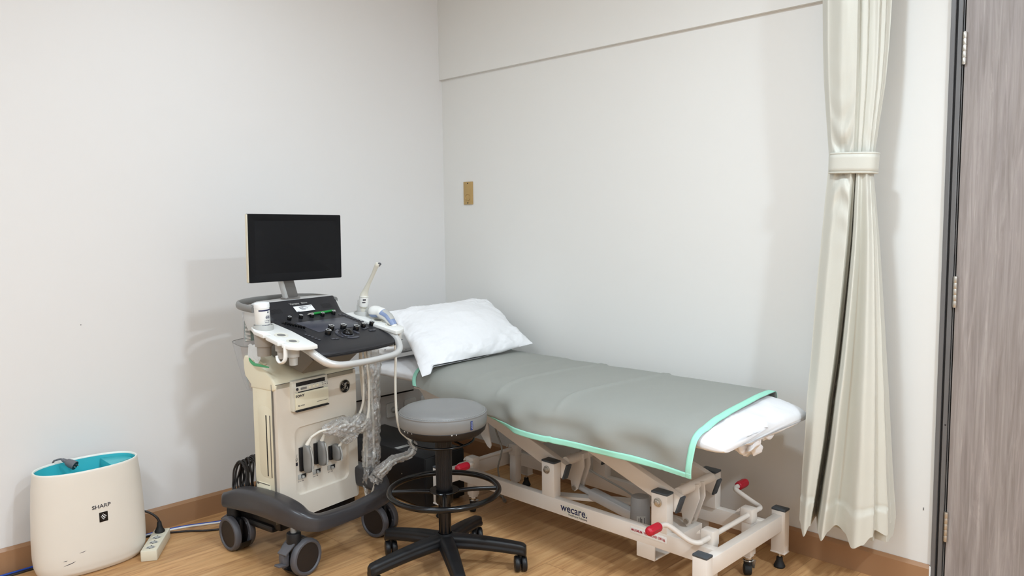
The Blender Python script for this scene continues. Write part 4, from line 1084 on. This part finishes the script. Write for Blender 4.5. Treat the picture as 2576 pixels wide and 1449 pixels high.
for i in range(2): sqk(.106+.008*i, .137+.013*i, .012)
for i in range(5): sqk(.130+.0165*i, .152+.006*i, .012)
for i in range(3): sqk(.270+.014*i, .198+.006*i, .011)
for f, r in ((.262, .128), (.255, .146), (.283, .142), (.285, .157)): sqk(f, r, .016, .010)
for f, r in ((.300, -.072), (.303, -.056)): sqk(f, r, .015, .008)
sqk(.222, .012, .016, .008)
for a0, a1 in ((-200, -150), (-145, -105), (-75, -35), (-20, 20), (60, 130), (150, 200)):
    p = []
    for k in range(7): a = radians(a0+(a1-a0)*k/6); p.append((.038*sin(a)*.9 if False else .036*cos(radians(90)-a)*1, .040*sin(radians(90)-a)))
    q = [(x*1.34, y*1.30) for x, y in p[::-1]]
    keyp([(x, y) for x, y in p]+q, .278, .022, m='panelgrey')
for i in range(8):
    r = -.176+.0062*i+.012; f = .128+.0085*i
    b = MB(); b.box((0, 0, 0), (.036, .0012, .0006), rot=DR); b.bm.verts.ensure_lookup_table()
    for v in b.bm.verts: v.co += V((f+.004, r-.006, dz(f+.004)+.0004))
    b.build('slider_groove', 'dark', con)
    b = MB(); b.box(V((f-.006, r+.006, dz(f-.006)))+DN*.005, (.009, .006, .010), .0015, rot=DR); b.build('slider', 'glossb', con)
b = MB(); b.cyl(V((.112, -.158, dz(.112))), V((.112, -.158, dz(.112)))+DN*.002, .007, n=24, bev=.0006); b.build('power_button', 'glossb', con)
# upright panel: name, sticker, speaker grilles
PU = V((-.07, 0, .0575)).normalized(); PN = V((.0575, 0, .07)).normalized()
def PM(f, r, z, e=.0006): return face_M(V((f, r, z))+PN*e, (0, 1, 0), PU)
txt('Versana', .0185, PM(.0165, -.028, 1.0150, .0012), con, 'lgrey', ext=.0002, sx=.80)
txt('Balance', .0125, PM(.0165, .022, 1.0150, .0012), con, 'lgrey', ext=.0002, sx=.80)
b = MB(); b.prism(rrect(-.047, .047, -.017, .015, .001, 2), .0004, PM(.0395, .003, .9955, .001)); stt = b.build('sticker', 'paper', con)
b = MB(); Mx = PM(.0395, .003, .9955, .0016)
for x0, x1, y in ((-.022, .042, .009), (-.022, -.002, .004), (-.022, .020, -.001), (-.018, .004, -.006), (-.043, -.032, -.013)): b.prism([(x0, y-.0012), (x1, y-.0012), (x1, y+.0012), (x0, y+.0012)], .0002, Mx)
b.build('sticker_print', 'ink', stt)
for r in (-.135, .122):
    b = MB()
    for i in range(9):
        for j in range(6):
            Mx = PM(.030+.0035*j, r+.006*(i-4), 1.0035-.00287*j-.0, .0006); b.lathe([(0, .0003), (.0013, .0003), (.0013, 0)], 6, Mx)
    b.build('speaker_grille', 'dark', con)
# underside, silver front handle
b = MB(); b.prism([(.04, -.185), (.30, -.195), (.345, -.17), (.355, 0), (.345, .17), (.30, .195), (.04, .185)], .020, Matrix.Translation((0, 0, .0)) @ Matrix(((1, 0, 0, 0), (0, 1, 0, 0), (-SLP, 0, 1, .97+.07*SLP-.046), (0, 0, 0, 1))), .004); b.build('console_underside', 'silver', um)
HPt = [(.255, -.212, .900), (.315, -.213, .882), (.362, -.207, .858), (.398, -.188, .834), (.418, -.150, .8215), (.426, -.09, .818), (.430, .0, .8165), (.428, .09, .818), (.422, .142, .8215), (.405, .180, .834), (.375, .204, .858), (.335, .214, .882), (.27, .215, .900)]
b = MB(); b.tube(HPt, [.014, .0155, .016, .0155, .0145, .0135, .013, .0135, .0145, .0155, .016, .0155, .014], n=18, smooth=7, flat=(1.0, .85)); b.build('front_handle', 'silver', um, 60)
# white holder trays left and right
TS = .205
def tz(f): return .951-TS*(f-.13)
def TM(dzz=0): return Matrix(((1, 0, 0, 0), (0, 1, 0, 0), (-TS, 0, 1, .951+TS*.13+dzz), (0, 0, 0, 1)))
def tray(sg):
    P = [(.085, .185), (.085, .268), (.10, .296), (.14, .312), (.19, .310), (.195, .288), (.207, .288), (.211, .314), (.285, .318), (.292, .295), (.302, .295), (.306, .316), (.335, .310), (.355, .285), (.368, .235), (.368, .205), (.20, .185)]
    if sg > 0: P = [(f, .185+(r-.185)*.76) for f, r in P]
    P = [(f, r*sg) for f, r in P]
    if sg > 0: P = P[::-1]
    b = MB(); b.prism(P, .016, TM(-.016), .003); t = b.build('holder_tray', 'white', um, 45)
    for f, r, ra in ((.225, .255 if sg < 0 else .238, .026), (.300, .262 if sg < 0 else .240, .024)):
        b = MB(); Mx = Matrix.Translation((f, r*sg, tz(f))) @ Matrix.Rotation(math.atan(TS), 4, 'Y')
        b.lathe([(ra, .0005), (ra*.93, .0022), (ra*.8, .0008), (ra*.62, .0006), (0, .0006)], 36, Mx, mis=[0, 0, 0, 1]); b.build('holder_ring', ['bone', 'mgrey'], t)
        b = MB(); b.lathe([(ra*.95, -.014), (ra*.9, -.058), (ra*.66, -.060), (ra*.62, -.088), (0, -.088)], 32, Matrix.Translation((f, r*sg, tz(f)))); b.build('holder_cup', 'lgrey', t)
    f, r = .128, (.262 if sg < 0 else .245)*sg
    b = MB(); b.lathe([(.0375, -.020), (.0375, .012), (.0365, .0135), (.0345, .0135), (.0335, .012), (.0335, -.006), (0, -.006)], 40, Matrix.Translation((f, r, tz(f)))); b.build('holder_collar', 'lgrey', t)
    b = MB(); b.lathe([(.036, -.016), (.033, -.068), (.027, -.070), (.0255, -.105), (0, -.105)], 36, Matrix.Translation((f, r, tz(f)))); b.build('holder_cup', 'cup' if sg < 0 else 'lgrey', t)
    for f0, r0 in (((.288, .310),) if sg < 0 else ((.288, .275),)):
        b = MB(); b.tube([(f0+.03, r0*sg, tz(f0)-.012), (f0+.029, r0*sg, tz(f0)-.052), (f0+.022, r0*sg*1.01, tz(f0)-.070), (f0+.006, r0*sg*1.02, tz(f0)-.075), (f0-.008, r0*sg*1.02, tz(f0)-.064), (f0-.011, r0*sg*1.02, tz(f0)-.050)], .0052, n=10, smooth=5, flat=(.9, 1.7)); b.build('cable_hook', 'white', t)
tray(-1); tray(1)
# rear deck, rear handle, monitor arm
b = MB(); b.prism([(.0, -.204), (-.03, -.2), (-.085, -.14), (-.10, 0), (-.085, .14), (-.03, .2), (.0, .204)], .030, Matrix.Translation((-.003, 0, 1.001)), .006); b.prism([(.045, .985), (.0, 1.028), (-.05, 1.02), (-.09, .985), (-.05, .925), (.05, .93)], .408, face_M((-.002, .204, -.004), (1, 0, 0), (0, 0, 1)), .004); b.build('rear_deck', 'silver', um, 45)
b = MB(); b.tube([(.012, -.222, 1.012), (-.05, -.226, 1.018), (-.110, -.205, 1.022), (-.150, -.160, 1.024), (-.172, -.08, 1.026), (-.178, 0, 1.026), (-.172, .08, 1.026), (-.15, .150, 1.022), (-.11, .188, 1.020), (-.05, .205, 1.016), (.012, .198, 1.010)], .0115, n=16, smooth=6, flat=(1.25, .8)); b.build('rear_handle', 'mgrey', um, 60)
MC = V((0, .0125, 1.246)); MY = -.056
b = MB(); b.lathe([(0, 0), (.040, 0), (.040, .006), (.036, .009), (0, .009)], 40, Matrix.Translation((-.052, .008, 1.029))); b.beam((-.050, .014, 1.03), (-.040, -.036, 1.17), .056, .022, .004, up=(1, 0, 0)); ma = b.build('monitor_arm', 'arm', um)
b = MB(); b.beam((-.046, -.020, 1.033), (-.036, -.070, 1.17), .014, .024, .004, up=(1, 0, 0)); b.build('arm_trim', 'silver', ma)
mon = bpy.data.objects.new('monitor', None); COL.objects.link(mon); mon.parent = um; mon.location = MC; mon.rotation_euler = Euler((.013*-1, 0, MY))
W_, H_ = .449, .272
b = MB(); b.prism(rrect(-W_/2, W_/2, -H_/2, H_/2, .005), .020, face_M((-.020, 0, 0), (0, 1, 0), (0, 0, 1)), .002); b.box((-.032, 0, -.02), (.03, .20, .15), .012); b.build('monitor_housing', 'mon', mon)
b = MB(); b.ring_recess(rrect(-W_/2+.0015, W_/2-.0015, -H_/2+.0015, H_/2-.0015, .004), rrect(-.1985, .1985, -.103, .1105, .0015, 2), .002, face_M((.0006, 0, 0), (0, 1, 0), (0, 0, 1))); b.build('bezel', 'mon', mon)
b = MB(); b.prism(rrect(-.1985, .1985, -.103, .1105, .001, 2), .0004, face_M((-.0012, 0, 0), (0, 1, 0), (0, 0, 1))); b.build('screen', 'screen', mon)
b = MB(); b.box((-.012, -W_/2-.001, 0), (.014, .003, H_-.004), .001); b.build('edge_trim', 'strip', mon)
# clear bin behind the left side
b = MB()
def binf(u, v):
    a = 2*pi*u; n = 4; ca, sa = cos(a), sin(a); k = (abs(ca)**n+abs(sa)**n)**(-1/n); s = .55+.45*v**.8
    return (-.128+.050*k*ca*s+.012*(1-v), -.112+.098*k*sa*s+.0*(1-v), .665+.195*v-.012*ca*v)
P = b.grid(binf, 60, 14, cu=True); b.bm.faces.new([P[i][0] for i in range(60)]); bn = b.build('clear_bin', 'clear', um, 60)
b = MB(); b.tube([V(binf(k/60, 1)) for k in range(60)], .0012, n=6, closed=True); b.build('bin_rim', 'mgrey', bn)

# ------------------------------------------------------------------ things on and around the machine (world axes, same local frame)
def mthing(name, f, r, z, label, cat, group=None):
    return empty(name, ML @ V((f, r, z)), label, cat, A86, group)
# wipe tub in the left collar, leaning a little
tb_ = mthing('wipes_tub', .128, -.262, tz(.128)-.0045, 'white cylindrical tub with a navy stripe standing in the left holder of the machine', 'tub')
Mt = Matrix.Rotation(radians(3), 4, 'Y') @ Matrix.Rotation(radians(4.5), 4, 'X')
b = MB(); b.lathe([(0, 0), (.0265, 0), (.028, .002), (.028, .082), (.0275, .085)], 48, Mt); bo = b.build('tub_body', 'white', tb_)
b = MB(); b.lathe([(.0275, .0845), (.0288, .0855), (.0288, .098), (.0275, .1015), (.024, .103), (0, .1035)], 48, Mt); b.build('lid', 'paper', tb_)
b = MB(); b.lathe([(.0283, .0745), (.0283, .0800)], 30, Mt, a0=radians(-62), a1=radians(75)); b.build('navy_stripe', 'navy', bo)
b = MB()
for z, a0, a1, h in ((.066, 5, 20, .006), (.036, -20, 25, .0025), (.030, -20, 20, .0022), (.018, -42, 22, .0035), (.0115, -28, 24, .004)):
    a = a0
    while a < a1:
        st = random.uniform(3, 7); b.lathe([(.0283, z), (.0283, z+h)], 3, Mt, a0=radians(a), a1=radians(min(a1, a+st))); a += st+random.uniform(1.2, 3)
for k in range(5): b.lathe([(.0283, .046), (.0283, .054)], 3, Mt, a0=radians(-8+6.5*k), a1=radians(-4+6.5*k))
b.tube([Mt @ V((.0284*cos(radians(a)), .0284*sin(radians(a)), z)) for a, z in [(9+20*cos(t), .050+.007*sin(t)) for t in [2*pi*k/24 for k in range(24)]]], .0005, n=5, closed=True)
b.build('tub_print', 'navy', bo)
# green pen on the console
pen = mthing('green_pen', .0755, .066, .9745, 'green ballpoint pen lying along the top row of console knobs', 'pen')
b = MB(); d = V((-.003, .138, .002)).normalized(); Mx = frame_to(d)
b.lathe([(0, -.062), (.0048, -.062), (.0052, -.058), (.0052, .058), (.0046, .062), (0, .062)], 20, Mx); b.build('barrel', 'green', pen)
b = MB(); b.lathe([(.0053, -.050), (.0058, -.049), (.0058, -.064), (.004, -.070), (.0012, -.077), (0, -.077)], 20, Mx); b.build('pen_cap', 'nickel', pen)
b = MB(); b.lathe([(0, .062), (.003, .062), (.003, .072), (0, .073)], 14, Mx); b.build('push_button', 'nickel', pen)
# laminated sheet behind the tub
lm = mthing('laminated_card', -.072, -.178, .905, 'laminated card with a teal printed table hanging behind the white tub', 'card')
b = MB(); b.box((0, 0, .022), (.0015, .062, .135), .0005, 1, rot=(0, 0, radians(-12))); b.build('plastic_pocket', 'clear', lm)
b = MB(); b.box((.0, 0, .020), (.0008, .050, .100), rot=(0, 0, radians(-12))); pc = b.build('printed_sheet', 'teal', lm)
b = MB()
for k in range(16):
    for y in (-.014, .012): b.box((.0006, y, .058-.0056*k), (.0006, .022, .0034), rot=(0, 0, radians(-12)))
b.build('table_rows', 'paper', pc)
# crumpled bag hanging between bin and tray
bag = mthing('plastic_bag', .035, -.222, .875, 'crumpled clear plastic bag with a green edge hanging under the left tray', 'bag')
def bagf(u, v):
    a = 2*pi*u; r = .019+.006*sin(a*3+v*6)+.004*sin(a*7-v*9); s = sin(pi*min(1, max(.08, v*.9+.05)))**.6
    return V((.075*(v-.5)-.028+r*s*.6*cos(a), -.012*(v-.5)+r*s*cos(a)*.2+r*s*.5*sin(a), -.012-.050*v+r*s*sin(a)))
b = MB(); b.grid(bagf, 44, 26, cu=True); b.build('bag_film', 'frost', bag, 60)
b = MB(); b.tube([(-.055, 0, -.035), (-.045, -.008, -.062), (-.015, -.012, -.076), (.03, -.014, -.078), (.08, -.012, -.080)], [.002, .006, .007, .005, .002], n=8, smooth=6, flat=(1, .5)); b.build('green_edge', 'greenb', bag)
# coiled mains cable at the back
cc = mthing('coiled_cable', -.165, -.145, .262, 'coil of black mains cable hung at the back of the machine base', 'cable')
for k in range(9):
    b = MB(); w = .026+.006*random.random(); h = .070+.03*random.random(); y0 = -.045+.010*k; tl = random.uniform(-.3, .3)
    pts = [(w*cos(t)*1.6-.01+random.uniform(-.004, .004), y0+.012*sin(t+tl)+random.uniform(-.004, .004), -.012+h*sin(t)*(.62 if sin(t) < 0 else 1)*1.0+.02) for t in [2*pi*q/12 for q in range(12)]]
    b.tube(pts, .0042, n=9, closed=True, smooth=5); b.build('cable_loop', 'bcable', cc)

# transducers in the right tray
pb1 = mthing('endocavity_probe', .128, .245, tz(.128), 'slim white endocavity probe standing upright in the right holder', 'ultrasound probe')
b = MB()
pts = [(.012, -.006, -.03), (.010, -.008, .0), (.012, -.009, .028), (.014, -.009, .036), (.018, -.010, .058), (.022, -.011, .082), (.034, -.012, .104), (.056, -.014, .135), (.084, -.016, .173), (.104, -.018, .202), (.115, -.019, .2165), (.121, -.0195, .2235)]
rr = [.012, .0135, .0135, .0165, .0195, .0185, .0125, .0085, .0080, .0088, .0100, .0070]
b.tube(pts, rr, n=20, smooth=6); b.build('probe_body', 'bone', pb1, 60)
b = MB(); b.tube([(.0145, -.010, .037), (.0185, -.010, .060), (.0215, -.011, .0775)], [.0182, .0206, .0196], n=24); b.tube([(.0216, -.011, .0775), (.0218, -.011, .0805)], .0203, n=24); gr = b.build('grip_collar', 'white', pb1)
b = MB(); b.lathe([(.0215, .062), (.0215, .068), (.0215, .0685)], 8, Matrix.Translation((.0195, -.010, 0)), a0=radians(-55), a1=radians(-20)); b.lathe([(.0211, .052), (.0213, .0565)], 6, Matrix.Translation((.0178, -.010, 0)), a0=radians(-60), a1=radians(-22)); b.build('grip_print', 'ink', gr)
b = MB(); b.tube([(.1145, -.012, .2145), (.121, -.012, .2235)], [.0088, .0068], n=16); b.box((.119, -.012, .219), (.011, .020, .010), .003, rot=(0, radians(-35), 0)); b.build('lens_tip', 'tyre', pb1)
b = MB(); b.lathe([(.027, -.012), (.025, .03), (.0205, .055), (.0195, .056)], 32, Matrix.Translation((0, 0, .006))); b.build('holder_sleeve', 'frost', pb1)
b = MB(); b.tube([(.012, -.006, -.028), (.006, -.01, -.10), (-.004, -.02, -.2), (.014, -.022, -.45), (.010, -.03, -.68), (.012, -.02, -.80), (.03, .0, -.815), (.05, .002, -.80), (.035, -.005, -.72), (.045, .0, -.6), (.05, -.01, -.35), (.035, -.015, -.15)], .0055, n=9, smooth=8); b.build('probe_cable', 'cable', pb1)

pb2 = mthing('convex_probe', .244, .250, tz(.262)+.004, 'blunt white and blue convex probe lying in the right holder beside the pillow', 'ultrasound probe')
def pr2(u, v):
    # head rounded towards the back, handle curving down to the front
    t = v; a = 2*pi*u
    c = V(lerp3([(0, (-.062, 0, .030)), (.25, (-.048, 0, .036)), (.5, (-.008, 0, .034)), (.72, (.030, 0, .018)), (.88, (.055, 0, -.008)), (1, (.066, 0, -.032))], t))
    w = lerp_keys([(0, .0), (.04, .016), (.12, .026), (.3, .031), (.5, .025), (.7, .019), (.9, .015), (1, .010)], t)
    h = lerp_keys([(0, .0), (.04, .014), (.12, .022), (.3, .0245), (.5, .021), (.7, .018), (.9, .015), (1, .010)], t)
    d = V(lerp3([(0, (-.062, 0, .030)), (.25, (-.048, 0, .036)), (.5, (-.008, 0, .034)), (.72, (.030, 0, .018)), (.88, (.055, 0, -.008)), (1, (.066, 0, -.032))], min(1, t+.02)))-c
    if d.length < 1e-6: d = V((.3, 0, -.8))
    d.normalize(); n = V((-d.z, 0, d.x)); n = n if n.z > 0 or t > .9 else -n
    return c+V((0, w*cos(a), 0))+n*(h*sin(a))
def lerp3(keys, t): return tuple(lin_keys([(k, v[i]) for k, v in keys], t) for i in range(3))
def band2(u, v, e=.0006):
    p = pr2(u, v); q = pr2(u, v); c = (pr2(0, v)+pr2(.5, v))/2; dd = (p-c)
    return c+dd*(1+e/max(.004, dd.length))
pr2_ = pr2
def pr2(u, v): return pr2_(u, v)*1.06
b = MB(); b.grid(pr2, 48, 50, cu=True); b.build('probe_body', 'white', pb2, 60)
b = MB()
b.grid(lambda u, v: band2(.55+.40*(u)*.28, .06+.42*v), 10, 26); b.grid(lambda u, v: band2(.88+.11*u, .06+.42*v), 10, 26)
b.build('side_band', 'bluef', pb2, 60)
b = MB(); b.grid(lambda u, v: band2(.02+.46*u, .56+.34*v, .0012), 22, 18); gp2 = b.build('grip_pad', 'bluef', pb2, 60)
b = MB(); b.grid(lambda u, v: band2(.14+.22*u, .58+.24*v, .0020), 16, 14); b.build('pad_highlight', 'lgrey', gp2, 60)
PBZ = tz(.244)+.004
cabs = [(.31, .250, .86), (.315, .250, .80), (.305, .254, .70), (.30, .258, .60), (.295, .268, .52), (.285, .295, .455), (.282, .335, .415), (.281, .362, .392), (.280, .381, .357), (.280, .354, .330), (.280, .30, .331), (.280, .244, .329), (.275, .205, .309), (.26, .18, .28), (.215, .19, .20), (.17, .205, .155), (.15, .215, .19), (.15, .225, .4), (.14, .22, .7)]
b = MB(); b.tube([(.065, 0, -.030), (.072, 0, -.050)]+[(f_-.244, r_-.250, z_-PBZ) for f_, r_, z_ in cabs], .0054, n=9, smooth=8); b.build('probe_cable', 'cable', pb2)

# connectors plugged into the front, each with its cable
def connector(y, z0, z1, label, pts, tilt=0):
    t = mthing('transducer_connector', .0955, y, (z0+z1)/2, label, 'connector')
    h = (z1-z0)
    def f(u, v):
        a = 2*pi*u; n = 3.2; ca, sa = cos(a), sin(a); k = (abs(ca)**n+abs(sa)**n)**(-1/n)
        q = (v-.5)*2; s = (1-abs(q)**5)**.5 if abs(q) < 1 else 0
        d = .046*(.60+.40*s)*(1-.28*max(0, q)**2)
        return V((.012+d*.5+d*.5*k*ca*(s**.3 if s > 0 else 0), .0135*k*sa*(.35+.65*s), q*h/2))
    b = MB(); P = b.grid(f, 36, 28, cu=True); b.bm.faces.new([P[i][0] for i in range(36)]); b.bm.faces.new([P[i][27] for i in range(36)]); hs = b.build('connector_housing', 'mgrey', t, 50)
    b = MB(); b.box((.007, -.004, -.004), (.013, .031, h*.82), .002); b.build('locking_plate', 'black', t)
    b = MB(); b.tube([(.060, 0, -h*.42), (.064, 0, 0), (.052, 0, h*.42)], .0035, n=8, smooth=5, flat=(1, .8)); b.build('grip_ridge', 'lgrey', hs)
    b = MB(); b.box((.046, .0142, -h*.30), (.014, .0012, .012), .0003); b.build('grey_label', 'lgrey', hs)
    if pts:
        p = [V(q) for q in pts]
        b = MB(); b.tube([p[0], p[0]+(p[1]-p[0])*.5, p[1]], [.009, .0075, .005], n=12); b.build('strain_relief', 'cable', t)
        b = MB(); b.tube(p[1:], .0052, n=9, smooth=8); b.build('cable', 'cable', t)
connector(-.076, .337, .455, 'leftmost grey connector in the cream front, label window showing low on it', [(.028, .002, .055), (.040, .014, .086), (.060, .040, .106), (.070, .075, .110), (.072, .12, .104), (.072, .165, .108), (.070, .21, .10), (.075, .245, .085), (.08, .275, .10), (.088, .288, .16), (.088, .290, .3), (.072, .285, .42)])
connector(-.001, .347, .454, 'middle grey connector in the cream front, its top under the plastic film', [(.028, .002, .048), (.038, .012, .078), (.045, .05, .105), (.05, .095, .115), (.055, .135, .09), (.06, .18, .125), (.065, .205, .19), (.06, .21, .30), (.05, .21, .42)])
connector(.076, .348, .420, 'rightmost grey connector in the cream front, shortest in view', [(.04, .002, .020), (.05, .012, .04), (.06, .03, .058), (.075, .07, .07), (.08, .105, .08), (.072, .150, .12), (.055, .178, .2), (.045, .182, .4)])

# plastic film pulled over the cables
def sleeve(name, pts, rs, label, seed, nu=44, nv=70, flat=(1, 1)):
    P3 = [ML @ V(p) for p in pts]; n = len(P3)
    def cr(t):
        k = t*(n-1); i = min(int(k), n-2); f = k-i; a, b_, c, d = P3[max(i-1, 0)], P3[i], P3[i+1], P3[min(i+2, n-1)]
        return .5*(2*b_+(c-a)*f+(2*a-5*b_+4*c-d)*f*f+(3*b_-a-3*c+d)*f**3)
    cen = sum(P3, V())/n
    def f(u, v):
        p = cr(v); d = (cr(min(1, v+.01))-cr(max(0, v-.01))).normalized()
        s = V((0, 0, 1)) if abs(d.z) < .8 else V((.7, .7, 0)); x = s.cross(d).normalized(); y = d.cross(x)
        a = 2*pi*u; r = lin_keys([(i/(n-1), q) for i, q in enumerate(rs)], v)
        r *= 1+.26*noise.noise((cos(a)*1.7+seed, sin(a)*1.7, v*len(pts)*1.8))+.20*noise.noise((cos(a)*4+seed, sin(a)*4, v*len(pts)*6))+.07*sin(a*9+v*40)
        return p+x*(r*cos(a)*flat[0])+y*(r*sin(a)*flat[1])
    b = MB(); b.grid(f, nu, nv, cu=True); o = b.build(name, 'film', None, 25, off=cen); o.location = cen
    return tag(o, label, 'plastic film')
sleeve('plastic_film', [(.15, .255, .84), (.155, .265, .74), (.15, .262, .60), (.15, .258, .45), (.15, .248, .32), (.155, .235, .22), (.155, .232, .155)], [.040, .058, .054, .056, .060, .054, .014], 'clear crinkled film round the cables hanging down the right side of the machine', 1.3, 56, 110, (1.0, .62))
sleeve('plastic_film', [(.150, -.018, .500), (.165, .025, .505), (.168, .08, .500), (.168, .13, .490), (.168, .18, .492), (.166, .215, .478)], [.012, .030, .038, .036, .040, .026], 'clear crinkled film wrapped round the cables in front of the connectors', 4.1, 44, 70, (.8, 1))
sleeve('plastic_film', [(.24, .178, .255), (.270, .195, .300), (.28, .244, .329), (.28, .30, .331), (.28, .354, .330), (.28, .381, .357), (.281, .362, .392)], [.026, .026, .020, .018, .018, .016, .015], 'clear film round the cable that bends up behind the stool seat', 7.7, 36, 60)
sleeve('plastic_film', [(.17, .075, .445), (.168, .105, .452), (.16, .15, .46)], [.022, .030, .018], 'small loose piece of clear film hanging over the rightmost connector', 9.2, 34, 30, (1.2, .8))
# ------------------------------------------------------------------ light: ceiling lamps, added fill panels and the white room itself
def lamp(x, y, w, size, col=(.735, .875, 1.0), shape='DISK', sy=None, z=ZC-.012):
    l = bpy.data.lights.new('ceiling_lamp_or_fill', 'AREA'); l.energy = w; l.color = col; l.shape = shape; l.size = size
    if sy: l.size_y = sy
    o = bpy.data.objects.new('ceiling_lamp_or_fill', l); COL.objects.link(o); o.location = (x, y, z); return o
lamp(4.5, -1.52, 55, .2); lamp(2.36, -1.46, 20, .2); lamp(1.0, -1.55, 6.5, .22)
lamp(2.2, -3.5, 34, 1.2, shape='RECTANGLE', sy=.3); lamp(3.6, -3.6, 14, 1.2, shape='RECTANGLE', sy=.3)  # added fill panels out of view, brightening faces turned to the camera
w = bpy.data.worlds.new('world'); SC.world = w; w.use_nodes = True
w.node_tree.nodes['Background'].inputs[0].default_value = (1, .98, .95, 1); w.node_tree.nodes['Background'].inputs[1].default_value = .3
SC.view_settings.view_transform = 'Standard'; SC.view_settings.look = 'None'; SC.view_settings.gamma = 1; SC.view_settings.use_curve_mapping = False
SC.view_settings.exposure = .26
